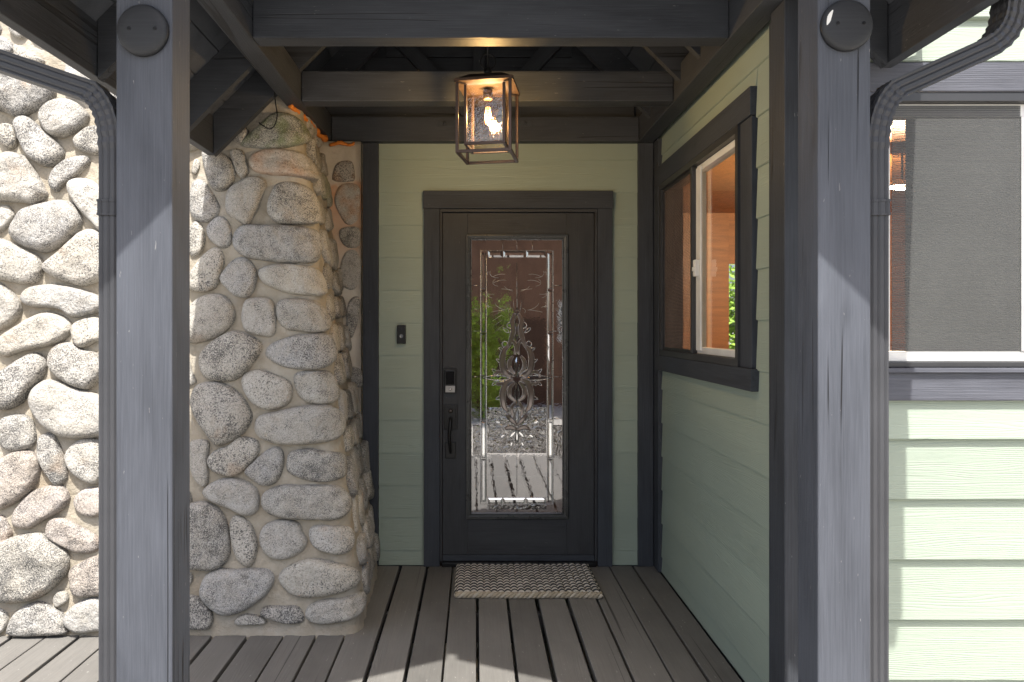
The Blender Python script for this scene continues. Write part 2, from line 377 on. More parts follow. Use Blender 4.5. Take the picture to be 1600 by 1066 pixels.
# outlines of the chimney's stones: metres, (x, height) on the front face and on the return wall
FACE_STONES = [
 [(-2.391,2.742),(-2.306,2.749),(-2.204,2.72),(-2.107,2.632),(-2.078,2.558),(-2.12,2.5),(-2.189,2.463),(-2.244,2.45),(-2.302,2.474),(-2.362,2.514)],
 [(-2.398,2.86),(-2.34,2.846),(-2.296,2.816),(-2.286,2.772),(-2.328,2.764),(-2.393,2.772)],
 [(-2.274,2.805),(-2.186,2.764),(-2.134,2.727),(-2.161,2.712),(-2.255,2.735),(-2.279,2.772)],
 [(-2.129,2.463),(-2.099,2.504),(-2.03,2.525),(-1.965,2.507),(-1.913,2.463),(-1.905,2.434),(-1.931,2.391),(-1.985,2.358),(-2.041,2.346),(-2.092,2.369),(-2.123,2.42)],
 [(-2.249,2.405),(-2.222,2.434),(-2.187,2.431),(-2.143,2.398),(-2.09,2.347),(-2.039,2.304),(-2.019,2.268),(-2.027,2.232),(-2.068,2.2),(-2.125,2.214),(-2.183,2.254),(-2.215,2.311),(-2.239,2.362)],
 [(-2.326,2.398),(-2.298,2.405),(-2.262,2.391),(-2.245,2.347),(-2.246,2.304),(-2.276,2.284),(-2.306,2.304),(-2.329,2.34),(-2.338,2.376)],
 [(-1.959,2.319),(-1.943,2.347),(-1.895,2.38),(-1.846,2.387),(-1.802,2.347),(-1.799,2.29),(-1.846,2.254),(-1.896,2.268),(-1.939,2.283)],
 [(-2.39,2.188),(-2.315,2.226),(-2.272,2.249),(-2.21,2.239),(-2.173,2.204),(-2.135,2.147),(-2.094,2.08),(-2.086,2.052),(-2.134,2.014),(-2.196,2.023),(-2.302,2.026),(-2.38,2.036)],
 [(-1.894,2.229),(-1.923,2.239),(-1.978,2.226),(-2.032,2.188),(-2.058,2.147),(-2.058,2.099),(-2.026,2.074),(-1.999,2.099),(-1.957,2.128),(-1.889,2.198)],
 [(-1.971,2.091),(-1.944,2.12),(-1.888,2.123),(-1.846,2.105),(-1.787,2.049),(-1.781,1.928),(-1.806,1.879),(-1.843,1.914),(-1.909,1.978),(-1.954,2.041)],
 [(-2.229,1.865),(-2.218,1.921),(-2.18,1.971),(-2.098,1.999),(-2.022,2.017),(-1.966,2.006),(-1.929,1.963),(-1.913,1.921),(-1.931,1.872),(-1.983,1.823),(-2.057,1.781),(-2.134,1.795),(-2.192,1.823)],
 [(-2.342,1.999),(-2.3,1.992),(-2.265,1.995),(-2.231,1.956),(-2.246,1.914),(-2.278,1.879),(-2.319,1.865)],
 [(-2.347,1.767),(-2.316,1.823),(-2.275,1.83),(-2.225,1.809),(-2.175,1.781),(-2.104,1.746),(-2.084,1.697),(-2.098,1.648),(-2.145,1.624),(-2.235,1.638),(-2.306,1.662)],
 [(-2.056,1.697),(-2.02,1.739),(-1.974,1.781),(-1.915,1.837),(-1.875,1.868),(-1.833,1.865),(-1.761,1.809),(-1.743,1.725),(-1.768,1.669),(-1.808,1.641),(-1.869,1.617),(-1.931,1.624),(-2.016,1.662)],
 [(-2.157,1.544),(-2.136,1.586),(-2.068,1.606),(-1.999,1.61),(-1.916,1.593),(-1.846,1.572),(-1.796,1.551),(-1.76,1.517),(-1.8,1.489),(-1.854,1.472),(-1.915,1.461),(-1.972,1.496),(-2.035,1.506),(-2.11,1.51)],
 [(-2.316,1.606),(-2.275,1.617),(-2.239,1.593),(-2.195,1.551),(-2.175,1.503),(-2.189,1.455),(-2.228,1.42),(-2.303,1.407)],
 [(-2.257,1.34),(-2.219,1.381),(-2.14,1.436),(-2.06,1.47),(-1.991,1.463),(-1.941,1.429),(-1.932,1.388),(-1.971,1.347),(-2.038,1.323),(-2.105,1.309),(-2.172,1.292),(-2.212,1.275),(-2.248,1.299)],
 [(-1.915,1.402),(-1.893,1.436),(-1.839,1.456),(-1.791,1.45),(-1.741,1.402),(-1.766,1.354),(-1.806,1.34),(-1.866,1.316),(-1.902,1.347)],
 [(-2.285,1.136),(-2.248,1.191),(-2.202,1.224),(-2.15,1.258),(-2.096,1.279),(-2.054,1.252),(-2.045,1.211),(-2.063,1.17),(-2.107,1.116),(-2.138,1.062),(-2.197,1.032),(-2.252,1.042),(-2.288,1.083)],
 [(-2.017,1.258),(-2.002,1.306),(-1.963,1.33),(-1.908,1.326),(-1.865,1.299),(-1.803,1.286),(-1.753,1.238),(-1.764,1.191),(-1.803,1.15),(-1.836,1.123),(-1.905,1.143),(-1.968,1.177),(-2.004,1.211)],
 [(-2.083,1.056),(-2.073,1.109),(-2.021,1.15),(-1.959,1.143),(-1.89,1.116),(-1.807,1.096),(-1.737,1.056),(-1.7,0.989),(-1.724,0.929),(-1.79,0.905),(-1.925,0.902),(-2.002,0.942),(-2.059,1.002)],
 [(-2.233,0.962),(-2.194,0.989),(-2.14,0.995),(-2.098,0.975),(-2.072,0.922),(-2.072,0.869),(-2.111,0.842),(-2.171,0.835),(-2.206,0.855),(-2.226,0.902),(-2.238,0.935)],
 [(-2.044,0.868),(-2.034,0.894),(-1.992,0.906),(-1.957,0.868),(-1.905,0.735),(-1.923,0.694),(-1.956,0.683),(-1.99,0.718),(-2.027,0.776),(-2.044,0.817)],
 [(-1.909,0.812),(-1.867,0.865),(-1.808,0.885),(-1.731,0.847),(-1.707,0.773),(-1.74,0.715),(-1.777,0.686),(-1.844,0.715),(-1.885,0.75)],
 [(-2.282,0.788),(-2.207,0.797),(-2.158,0.82),(-2.089,0.823),(-2.049,0.791),(-2.04,0.753),(-2.049,0.694),(-2.101,0.627),(-2.176,0.584),(-2.226,0.584),(-2.264,0.653)],
 [(-2.138,0.53),(-2.124,0.571),(-2.077,0.628),(-2.012,0.661),(-1.937,0.665),(-1.906,0.636),(-1.9,0.599),(-1.939,0.555),(-2.012,0.514),(-2.06,0.485),(-2.128,0.494)],
 [(-1.862,0.595),(-1.843,0.636),(-1.795,0.661),(-1.744,0.653),(-1.716,0.604),(-1.738,0.546),(-1.788,0.534),(-1.839,0.555)],
 [(-1.977,0.481),(-1.954,0.518),(-1.895,0.514),(-1.827,0.481),(-1.758,0.441),(-1.743,0.4),(-1.779,0.372),(-1.846,0.376),(-1.923,0.413),(-1.966,0.441)],
 [(-2.237,0.506),(-2.205,0.53),(-2.17,0.506),(-2.146,0.457),(-2.164,0.417),(-2.196,0.384),(-2.229,0.384)],
 [(-2.25,0.328),(-2.212,0.384),(-2.148,0.425),(-2.066,0.445),(-1.991,0.441),(-1.93,0.392),(-1.89,0.344),(-1.899,0.28),(-1.945,0.224),(-2.017,0.176),(-2.115,0.16),(-2.199,0.176),(-2.252,0.232)],
 [(-1.864,0.256),(-1.858,0.296),(-1.818,0.32),(-1.753,0.348),(-1.694,0.328),(-1.674,0.248),(-1.712,0.192),(-1.769,0.18),(-1.836,0.188)],
 [(-1.938,0.16),(-1.919,0.192),(-1.885,0.188),(-1.874,0.156),(-1.899,0.136),(-1.923,0.128)],
 [(-2.121,0.049),(-2.103,0.096),(-2.056,0.132),(-1.999,0.148),(-1.948,0.128),(-1.896,0.088),(-1.881,0.041),(-1.892,0.013),(-2.106,0.009)],
 [(-1.874,0.065),(-1.857,0.112),(-1.817,0.144),(-1.744,0.164),(-1.684,0.128),(-1.68,0.041),(-1.745,0.025),(-1.819,0.021)],
 [(-2.212,0.12),(-2.179,0.12),(-2.144,0.096),(-2.141,0.049),(-2.172,0.013),(-2.204,0.009)],
 [(-1.133,2.305),(-1.099,2.348),(-1.051,2.392),(-1.003,2.443),(-0.954,2.457),(-0.904,2.435),(-0.86,2.37),(-0.867,2.334),(-0.922,2.298),(-0.992,2.285),(-1.062,2.291)],
 [(-1.091,2.204),(-1.075,2.247),(-1.02,2.273),(-0.928,2.273),(-0.851,2.251),(-0.793,2.197),(-0.771,2.154),(-0.848,2.147),(-0.918,2.151),(-0.988,2.154),(-1.059,2.169)],
 [(-1.328,2.255),(-1.286,2.262),(-1.215,2.24),(-1.179,2.19),(-1.177,2.133),(-1.203,2.09),(-1.238,2.076),(-1.273,2.09),(-1.303,2.154)],
 [(-1.195,2.262),(-1.167,2.276),(-1.132,2.262),(-1.116,2.204),(-1.108,2.169),(-1.135,2.14),(-1.164,2.169),(-1.179,2.212)],
 [(-1.365,2.111),(-1.33,2.119),(-1.294,2.083),(-1.257,2.026),(-1.241,1.983),(-1.261,1.941),(-1.309,1.923),(-1.358,1.941),(-1.378,1.991),(-1.377,2.054)],
 [(-1.204,2.012),(-1.195,2.069),(-1.162,2.104),(-1.107,2.133),(-1.051,2.133),(-1.025,2.104),(-1.041,2.04),(-1.067,1.969),(-1.1,1.913),(-1.149,1.934),(-1.192,1.962)],
 [(-0.998,1.998),(-0.986,2.054),(-0.959,2.097),(-0.903,2.111),(-0.847,2.09),(-0.811,2.04),(-0.802,1.969),(-0.815,1.927),(-0.884,1.913),(-0.954,1.923),(-0.99,1.955)],
 [(-1.294,1.885),(-1.274,1.92),(-1.24,1.941),(-1.205,1.927),(-1.179,1.878),(-1.18,1.814),(-1.214,1.793),(-1.249,1.811),(-1.282,1.842)],
 [(-1.371,1.899),(-1.343,1.916),(-1.314,1.878),(-1.305,1.828),(-1.324,1.772),(-1.365,1.758),(-1.382,1.828)],
 [(-1.381,2.176),(-1.369,2.226),(-1.344,2.219),(-1.346,2.176),(-1.366,2.154)],
 [(-1.156,1.831),(-1.14,1.876),(-1.092,1.897),(-0.981,1.894),(-0.856,1.89),(-0.814,1.869),(-0.805,1.802),(-0.814,1.733),(-0.907,1.726),(-1.004,1.736),(-1.088,1.75),(-1.137,1.785)],
 [(-1.371,1.649),(-1.349,1.691),(-1.303,1.753),(-1.262,1.785),(-1.227,1.774),(-1.212,1.733),(-1.224,1.67),(-1.249,1.607),(-1.303,1.586),(-1.359,1.6)],
 [(-1.219,1.642),(-1.19,1.698),(-1.15,1.736),(-1.108,1.74),(-1.073,1.712),(-1.054,1.663),(-1.063,1.6),(-1.089,1.562),(-1.137,1.562),(-1.18,1.593)],
 [(-1.03,1.67),(-1.003,1.694),(-0.934,1.708),(-0.851,1.705),(-0.796,1.687),(-0.76,1.628),(-0.762,1.58),(-0.807,1.569),(-0.89,1.576),(-0.959,1.6),(-1.008,1.628)],
 [(-1.365,1.49),(-1.336,1.531),(-1.268,1.559),(-1.206,1.552),(-1.163,1.497),(-1.161,1.442),(-1.2,1.394),(-1.261,1.359),(-1.349,1.346),(-1.372,1.4),(-1.381,1.448)],
 [(-1.11,1.476),(-1.095,1.531),(-1.054,1.545),(-0.992,1.542),(-0.967,1.51),(-0.954,1.428),(-0.967,1.38),(-1.008,1.373),(-1.084,1.394),(-1.105,1.428)],
 [(-0.943,1.497),(-0.923,1.535),(-0.861,1.542),(-0.792,1.531),(-0.75,1.483),(-0.735,1.428),(-0.762,1.394),(-0.837,1.397),(-0.899,1.407),(-0.934,1.448)],
 [(-1.301,1.25),(-1.286,1.298),(-1.226,1.353),(-1.152,1.383),(-1.083,1.366),(-1.027,1.325),(-1.039,1.271),(-1.078,1.216),(-1.138,1.169),(-1.213,1.162),(-1.275,1.183)],
 [(-0.985,1.284),(-0.965,1.325),(-0.884,1.359),(-0.795,1.373),(-0.741,1.373),(-0.712,1.318),(-0.711,1.271),(-0.751,1.223),(-0.826,1.216),(-0.901,1.227),(-0.963,1.257)],
 [(-1.359,1.244),(-1.344,1.203),(-1.321,1.155),(-1.341,1.139),(-1.369,1.142),(-1.384,1.196)],
 [(-1.097,1.15),(-1.077,1.191),(-1.023,1.204),(-0.955,1.184),(-0.886,1.15),(-0.874,1.089),(-0.897,1.049),(-0.971,1.026),(-1.025,1.042),(-1.074,1.089)],
 [(-0.852,1.17),(-0.825,1.194),(-0.757,1.201),(-0.716,1.191),(-0.695,1.143),(-0.68,1.083),(-0.714,1.056),(-0.782,1.059),(-0.83,1.096)],
 [(-1.332,1.069),(-1.313,1.123),(-1.246,1.143),(-1.178,1.13),(-1.115,1.089),(-1.072,1.029),(-1.061,0.982),(-1.096,0.922),(-1.162,0.882),(-1.216,0.872),(-1.272,0.935),(-1.316,1.002)],
 [(-1.019,0.935),(-1.003,0.989),(-0.929,1.009),(-0.835,1.029),(-0.74,1.039),(-0.692,1.009),(-0.657,0.949),(-0.683,0.895),(-0.737,0.875),(-0.831,0.865),(-0.926,0.869),(-0.994,0.895)],
 [(-1.343,0.842),(-1.318,0.875),(-1.27,0.875),(-1.249,0.855),(-1.254,0.789),(-1.248,0.716),(-1.263,0.674),(-1.297,0.69),(-1.326,0.743)],
 [(-1.244,0.789),(-1.215,0.829),(-1.155,0.855),(-1.109,0.889),(-1.034,0.875),(-1.022,0.829),(-1.051,0.782),(-1.104,0.73),(-1.157,0.72),(-1.218,0.743)],
 [(-1.073,0.736),(-1.038,0.776),(-0.979,0.829),(-0.932,0.842),(-0.907,0.816),(-0.906,0.749),(-0.934,0.69),(-0.988,0.677),(-1.035,0.703)],
 [(-0.873,0.776),(-0.857,0.822),(-0.776,0.835),(-0.702,0.822),(-0.654,0.802),(-0.643,0.743),(-0.659,0.707),(-0.733,0.693),(-0.814,0.71),(-0.862,0.736)],
 [(-1.261,0.638),(-1.229,0.677),(-1.163,0.7),(-1.082,0.69),(-1.027,0.657),(-1.016,0.605),(-1.024,0.559),(-1.071,0.54),(-1.145,0.572),(-1.213,0.598)],
 [(-0.979,0.605),(-0.96,0.644),(-0.894,0.67),(-0.826,0.67),(-0.746,0.67),(-0.672,0.664),(-0.638,0.624),(-0.623,0.566),(-0.663,0.526),(-0.769,0.523),(-0.89,0.53),(-0.958,0.559)],
 [(-1.345,0.544),(-1.313,0.583),(-1.246,0.583),(-1.184,0.544),(-1.156,0.485),(-1.14,0.401),(-1.157,0.336),(-1.209,0.301),(-1.296,0.304),(-1.356,0.33),(-1.368,0.446)],
 [(-1.133,0.492),(-1.11,0.527),(-1.063,0.511),(-1.028,0.466),(-1.013,0.394),(-1.024,0.336),(-1.05,0.314),(-1.091,0.336),(-1.12,0.401)],
 [(-0.991,0.446),(-0.962,0.492),(-0.896,0.511),(-0.829,0.498),(-0.808,0.459),(-0.787,0.42),(-0.813,0.375),(-0.872,0.346),(-0.932,0.349),(-0.979,0.388)],
 [(-0.765,0.459),(-0.742,0.485),(-0.668,0.485),(-0.621,0.472),(-0.601,0.427),(-0.613,0.375),(-0.653,0.365),(-0.72,0.385),(-0.754,0.414)],
 [(-1.255,0.202),(-1.234,0.259),(-1.176,0.291),(-1.103,0.288),(-1.017,0.294),(-0.963,0.285),(-0.939,0.246),(-0.967,0.189),(-1.019,0.144),(-1.084,0.109),(-1.149,0.1),(-1.203,0.125),(-1.244,0.163)],
 [(-0.893,0.253),(-0.864,0.298),(-0.792,0.33),(-0.732,0.336),(-0.652,0.317),(-0.598,0.285),(-0.577,0.24),(-0.617,0.202),(-0.696,0.182),(-0.781,0.176),(-0.848,0.195)],
 [(-1.33,0.163),(-1.291,0.173),(-1.25,0.15),(-1.215,0.106),(-1.21,0.055),(-1.239,0.033),(-1.325,0.042),(-1.34,0.093)],
 [(-1.092,0.074),(-1.057,0.093),(-1.004,0.087),(-0.97,0.068),(-0.976,0.052),(-1.088,0.049)],
 [(-0.977,0.093),(-0.959,0.125),(-0.879,0.128),(-0.82,0.125),(-0.793,0.087),(-0.799,0.061),(-0.864,0.055),(-0.931,0.074)],
 [(-0.773,0.1),(-0.748,0.138),(-0.682,0.157),(-0.603,0.163),(-0.543,0.157),(-0.536,0.119),(-0.581,0.081),(-0.647,0.061),(-0.719,0.058),(-0.759,0.074)],
 [(-1.334,0.272),(-1.314,0.275),(-1.304,0.253),(-1.313,0.227),(-1.332,0.221)],
]
RETURN_STONES = [
 [(-0.823,2.301),(-0.797,2.36),(-0.722,2.368),(-0.705,2.301),(-0.714,2.263),(-0.814,2.263)],
 [(-0.81,2.142),(-0.789,2.217),(-0.739,2.238),(-0.68,2.217),(-0.676,2.117),(-0.688,2.041),(-0.739,2.016),(-0.781,2.066)],
 [(-0.785,1.966),(-0.755,1.987),(-0.68,1.982),(-0.68,1.89),(-0.739,1.878),(-0.776,1.915)],
 [(-0.781,1.742),(-0.755,1.834),(-0.705,1.851),(-0.667,1.801),(-0.663,1.708),(-0.705,1.641),(-0.764,1.658)],
 [(-0.743,1.499),(-0.722,1.566),(-0.68,1.579),(-0.659,1.516),(-0.688,1.432),(-0.714,1.365),(-0.739,1.382)],
]

# ------------------------------------------------------------------ ground and deck
def ground_mat():
    m, n, b = mat_new('bounce_gravel')  # unseen ground, made pale to bounce sunlight into the porch
    v = coords(n, jitter=False)
    c = ramp(n, noise_n(n, v, .6, 4, .6), [(.3, (.40,.375,.33)), (.5, (.48,.45,.405)), (.7, (.36,.335,.29))])
    c = mix(n, ramp(n, noise_n(n, v, 30, 4, .7), [(.4, 0), (.7, .6)]), c, (.58,.55,.50))
    n.links.new(c, b.inputs['Base Color']); b.inputs['Roughness'].default_value = .95
    bump(n, b, noise_n(n, v, 25, 4, .7), .6, .03)
    return m
GROUND_Z = -0.36
g = raw('ground', [(-250,-250,GROUND_Z),(250,-250,GROUND_Z),(250,250,GROUND_Z),(-250,250,GROUND_Z)], [(0,1,2,3)], ground_mat()); g['kind'] = 'structure'

deck = thing('deck', 'weathered grey-brown plank deck in front of the door', None, (0, .6, 0), kind='structure')
gaps = [-.443,-.284,-.134,.009,.166,.317,.475,.631,.79,.93]
x = gaps[0]; left = []
for d in (.155,.13,.149,.164,.16): x -= d; left.append(x)
while x > -3.2: x -= .152; left.append(x)
gaps = left[::-1] + gaps + [1.072]
gw = {}
for i, gx in enumerate(gaps): gw[i] = random.choice([.009,.011,.013,.016,.018])
for a, wd in ((.009,.014),(.166,.014),(.317,.021),(.475,.019),(.631,.013),(.79,.007),(.93,.013)):
    gw[gaps.index(a)] = wd
for i in range(len(gaps)-1):
    x0 = gaps[i]+gw[i]/2; x1 = gaps[i+1]-gw[i+1]/2
    y1 = 4.36 if gaps[i+1] > -.60 else 4.0
    o = box('deck_board', (x0, .62+random.uniform(-.004,.004), -.038), (x1, y1, 0), DECK, deck, .004, axis=1)
    o.location.z += random.uniform(-.0025, .0015)
    o.rotation_quaternion = o.rotation_quaternion @ Matrix.Rotation(radians(random.uniform(-.35,.35)), 3, 'X').to_quaternion()
for yj in (.75, 1.5, 2.25, 3.0, 3.75): box('joist', (-3.3, yj-.02, -.19), (1.06, yj+.02, -.043), CHAR, deck, .002)
box('rim_board', (-3.3, .635, -.34), (1.06, .672, -.043), CHAR, deck, .003)

# ------------------------------------------------------------------ stone chimney
def FYZ(z): return 3.38 + .10*z                              # the face leans back a little
RC = .075; ZB = -.02; ZT = 3.9
def corner_x(z): return -.735 - .14*(z-CAMZ)
SD = Vector((-.05, 1.0)).normalized(); PHI = math.atan2(SD.y, SD.x)         # direction of the side face in plan
ARC = PHI                                                                    # turn of the corner
def prof_point(u, z):
    """u: metres along the chimney's plan outline, measured as X on the front face. Returns point, normal"""
    xc = corner_x(z); us = xc - RC; FY = FYZ(z)
    if u <= us: return Vector((u, FY, z)), Vector((0,-.995,.0995))
    a = (u-us)/RC
    if a < ARC:
        return Vector((us+RC*sin(a), FY+RC-RC*cos(a), z)), Vector((sin(a), -cos(a), 0))
    l = u-us-ARC*RC
    p = Vector((us+RC*sin(ARC), FY+RC-RC*cos(ARC))) + SD*l
    return Vector((p.x, p.y, z)), Vector((sin(ARC), -cos(ARC), .12)).normalized()
def build_mortar(parent):
    us = [-2.9+.028*i for i in range(int(2.9/.028))]
    V = []; F = []; cols = []
    nz = 118
    tpar = [i/150 for i in range(151)]
    for k in range(nz+1):
        z = ZB+(ZT-ZB)*k/nz; end = corner_x(z)-RC+ARC*RC+max(.2, 4.33-FYZ(z)-RC)
        for t in tpar:
            tt = t**1.0
            u = -2.9 + (end+2.9)*tt
            p, nrm = prof_point(u, z)
            h = .014*noise.noise(Vector((u*5, z*5, 1.3))) + .009*noise.noise(Vector((u*16, z*16, 4.7))) + .003*noise.noise(Vector((u*40, z*40, 9)))
            V.append(p + nrm*(h+.009))
    m = len(tpar)
    for k in range(nz):
        for i in range(m-1): F.append((k*m+i, k*m+i+1, (k+1)*m+i+1, (k+1)*m+i))
    # close the back and the left end so that the chimney is a solid mass
    b0 = len(V)
    V += [(-2.9, 4.30, ZB), (-2.9, 4.30, ZT)]
    F.append(tuple([k*m for k in range(nz+1)] + [b0+1, b0]))
    F.append(tuple([k*m+m-1 for k in range(nz,-1,-1)] + [b0, b0+1]))
    F.append(tuple([nz*m+i for i in range(m)] + [b0+1]))
    return raw('mortar', V, F, MORTAR, parent, True)
def stone(outline, surf, depth, mat, parent, seed, seg=3):
    rnd = random.Random(seed)
    P = catmull([(a, b, 0) for a, b in outline], seg)
    cx = sum(p.x for p in P)/len(P); cz = sum(p.y for p in P)/len(P); n = len(P)
    rings = [(1.02,-.55), (1.085,-.10), (1.095,.26), (1.07,.54), (1.01,.77), (.92,.92), (.77,.99), (.52,1.02), (.26,1.03)]
    tx, tz = rnd.uniform(-.16,.16), rnd.uniform(-.22,.06)
    ext = max(max(abs(p.x-cx) for p in P), max(abs(p.y-cz) for p in P))
    V = []; F = []
    off = Vector((rnd.uniform(0,90), rnd.uniform(0,90), rnd.uniform(0,90)))
    for s, h in rings:
        for p in P:
            du, dz = (p.x-cx)*s, (p.y-cz)*s
            q = Vector((cx+du, cz+dz, h*.05))
            jit = 1 + .022*noise.noise(q*16+off)
            b, nr = surf(cx+du*jit, cz+dz*jit)
            hh = depth*(h + (.20*noise.noise(q*9+off) + .07*noise.noise(q*26+off))*(max(h,0)+.15) + (tx*du/ext + tz*dz/ext)*max(h,0))
            V.append(b + nr*hh)
    b, nr = surf(cx, cz); V.append(b + nr*depth*(1.03+.16*noise.noise(Vector((cx,cz,.05))*11+off)))
    for r in range(len(rings)-1):
        for i in range(n): F.append((r*n+i, r*n+(i+1)%n, (r+1)*n+(i+1)%n, (r+1)*n+i))
    t = (len(rings)-1)*n
    for i in range(n): F.append((t+i, t+(i+1)%n, len(V)-1))
    me, M = mesh_from(V, F, 'stone', True)
    bm = bmesh.new(); bm.from_mesh(me); bmesh.ops.recalc_face_normals(bm, faces=bm.faces)
    cv = sum((f.normal.dot(f.calc_center_median()) for f in bm.faces))
    if cv < 0: bmesh.ops.reverse_faces(bm, faces=bm.faces)
    bm.to_mesh(me); bm.free()
    me.polygons.foreach_set('use_smooth', [True]*len(me.polygons))
    return link('stone', me, parent, mat, M)
chim = thing('stone_chimney', 'river stone chimney of rounded granite cobbles in tan mortar beside the porch', 'chimney', (-1.7, 3.6, 0))
build_mortar(chim)
def poly_area(P): return abs(sum(P[i][0]*P[(i+1)%len(P)][1]-P[(i+1)%len(P)][0]*P[i][1] for i in range(len(P))))/2
taken = []
for i, P in enumerate(FACE_STONES):
    Q = []
    for a, z in P:
        us = corner_x(z)-RC
        if a > us: a = us + (a-us)*1.35
        Q.append((a, max(z, .004)))
    A = poly_area(P); d = min(.075, .018+.19*math.sqrt(A))
    if i < 35: d *= 1.12
    mt = STONE
    if i in (24, 25, 26, 27, 28, 30): mt = STONE_PINK
    if i == 35: mt = STONE_MOSS
    if i == 36: mt = STONE_RUST
    stone(Q, prof_point, d, mt, chim, 100+i)
    taken.append((sum(p[0] for p in P)/len(P), sum(p[1] for p in P)/len(P), math.sqrt(A/pi)))
# stones on the rest of the face: behind the post, above the rafters and past the left edge of the view
rnd = random.Random(5)
def blob(cx, cz, rx, rz, ang, rnd, n=9):
    out = []
    for k in range(n):
        t = 2*pi*k/n; r = rnd.uniform(.86,1.1); e = 2.6
        c, s = cos(t), sin(t); q = (abs(c)**e+abs(s)**e)**(-1/e)
        a, b = rx*q*c*r, rz*q*s*r
        out.append((cx+a*cos(ang)-b*sin(ang), cz+a*sin(ang)+b*cos(ang)))
    return out
k = 0
for rmax in (.15,.11,.075,.05):
    for _ in range(2600):
        cx = rnd.uniform(-2.8,-.92); cz = rnd.uniform(.08, 3.75); r = rnd.uniform(.8,1)*rmax
        hidden = (-1.80 < cx < -1.34 and cz < 2.75) or cx < -2.28 or cz > 2.62 or (cz > 2.2 and -1.35 < cx)
        if not hidden or cx > corner_x(cz)-RC-r: continue
        if any(math.hypot(cx-a, (cz-b)*1.1) < r+c*1.14+.012 for a, b, c in taken): continue
        taken.append((cx, cz, r))
        stone(blob(cx, cz, r*1.12, r*.86, rnd.uniform(-.7,.7), rnd), prof_point, .03+.25*r, STONE, chim, 900+k); k += 1
# side face, seen at a glancing angle: rows of stones running towards the house wall
z = .085; row = 0
while z < 2.85:
    hgt = rnd.uniform(.12,.19); l = rnd.uniform(.03,.10)
    while l < .74-.10*z:
        ln = rnd.uniform(.13,.26); zz = z+rnd.uniform(-.02,.02)
        u0 = corner_x(zz)-RC+ARC*RC
        stone(blob(u0+l+ln/2, zz+hgt*.45, ln*.47, hgt*.46, rnd.uniform(-.25,.25), rnd, 8), prof_point, rnd.uniform(.028,.046),
              STONE_MOSS if zz > 2.1 and rnd.random() < .2 else (STONE_RUST if zz > 1.9 and rnd.random() < .3 else STONE), chim, 2000+row); row += 1
        l += ln + .02
    z += hgt + .012
# short return wall of flat stones beside the entry's corner board
RETM = plain('mortar_return', (.46,.40,.32), .9, 0, .3, 30, .6)
V = []; F = []
for kz in range(60):
    for kx in range(9):
        x = -1.02+.355*kx/8; zz = 0+2.49*kz/59
        V.append((x, 4.27+.006*noise.noise(Vector((x*14, zz*14, 2)))+(.03 if kx == 8 else 0)*0, zz))
for kz in range(59):
    for kx in range(8): F.append((kz*9+kx, kz*9+kx+1, (kz+1)*9+kx+1, (kz+1)*9+kx))
nb = len(V); V += [(-.665,4.40,0),(-.665,4.40,2.49),(-1.02,4.40,2.49),(-1.02,4.40,0)]
F.append(tuple([kz*9+8 for kz in range(60)] + [nb+1, nb])); F.append(tuple([59*9+kx for kx in range(9)] + [nb+1, nb+2]))
def return_mat():
    m, n, b = mat_new('mortar_rust_stained'); v = coords(n, jitter=False); sx = N(n, 'ShaderNodeSeparateXYZ'); n.links.new(v, sx.inputs[0])
    c = ramp(n, noise_n(n, v, 6, 4, .6), [(.3, (.44,.38,.29)), (.7, (.56,.51,.44))])
    band = math_n(n, 'ADD', sx.outputs['Z'], math_n(n, 'MULTIPLY', noise_n(n, v, 9, 3, .6), .30))
    c = mix(n, ramp(n, math_n(n, 'MULTIPLY', math_n(n, 'ADD', band, 0), .5), [(.30, 0), (.42, .35), (.545, .85), (.575, .15), (.60, .0)]), c, (.50,.23,.10))
    n.links.new(c, b.inputs['Base Color']); b.inputs['Roughness'].default_value = .9
    bump(n, b, noise_n(n, v, 22, 5, .65), .6, .01); return m
raw('return_mortar', V, F, return_mat(), chim, True)
def flat_surf(u, z): return Vector((u, 4.27, z)), Vector((0,-1,0))
for i, P in enumerate(RETURN_STONES): stone([(min(a, -.672), b) for a, b in P], flat_surf, .016, STONE_RUST if i < 2 else STONE, chim, 500+i)
for zz, h in ((.62,.16),(.86,.14),(1.12,.12)): stone(blob(-.70, zz, .045, h*.5, 0, rnd), flat_surf, .014, STONE, chim, 560+int(zz*100))
# orange gap filler squeezed out along the beam and the head of the return wall
def foam(pts, r, seed):
    rr = random.Random(seed); P = catmull(pts, 9, False)
    sc_ = [max(.3, 1+.55*noise.noise(p*16+Vector((seed,0,0)))+.35*noise.noise(p*55)) for p in P]
    P = [p+Vector((rr.uniform(-1,1), rr.uniform(-1,1), rr.uniform(-1,1)))*r*.22 for p in P]
    o = tube('gap_foam', P, r, FOAM, None, 9, False, Vector((0,0,1)), None, sc_)
    return o
o = foam([(-.905,3.60,2.497),(-.885,3.72,2.478),(-.875,3.86,2.486),(-.868,4.02,2.475),(-.855,4.2,2.482)], .015, 3)
o['label'] = 'lumpy orange foam bead along the sloping edge between beam and stones'; o['category'] = 'foam'; o['group'] = 'orange gap foam'
o = foam([(-.84,4.262,2.468),(-.78,4.256,2.478),(-.735,4.258,2.465),(-.70,4.262,2.476)], .009, 8)
o['label'] = 'short orange foam dab at the top of the stone strip by the black corner board'; o['category'] = 'foam'; o['group'] = 'orange gap foam'
pw = tube('loose_wire', catmull([(-.94,3.44,2.51),(-.935,3.44,2.46),(-.925,3.43,2.40),(-.935,3.43,2.355),(-.955,3.425,2.335),(-.98,3.44,2.345),(-1.02,3.47,2.375)], 6, False), .0028, BLACKM, None, 6)
pw['label'] = 'thin dark wire dangling from the beam in front of the top stones'; pw['category'] = 'wire'

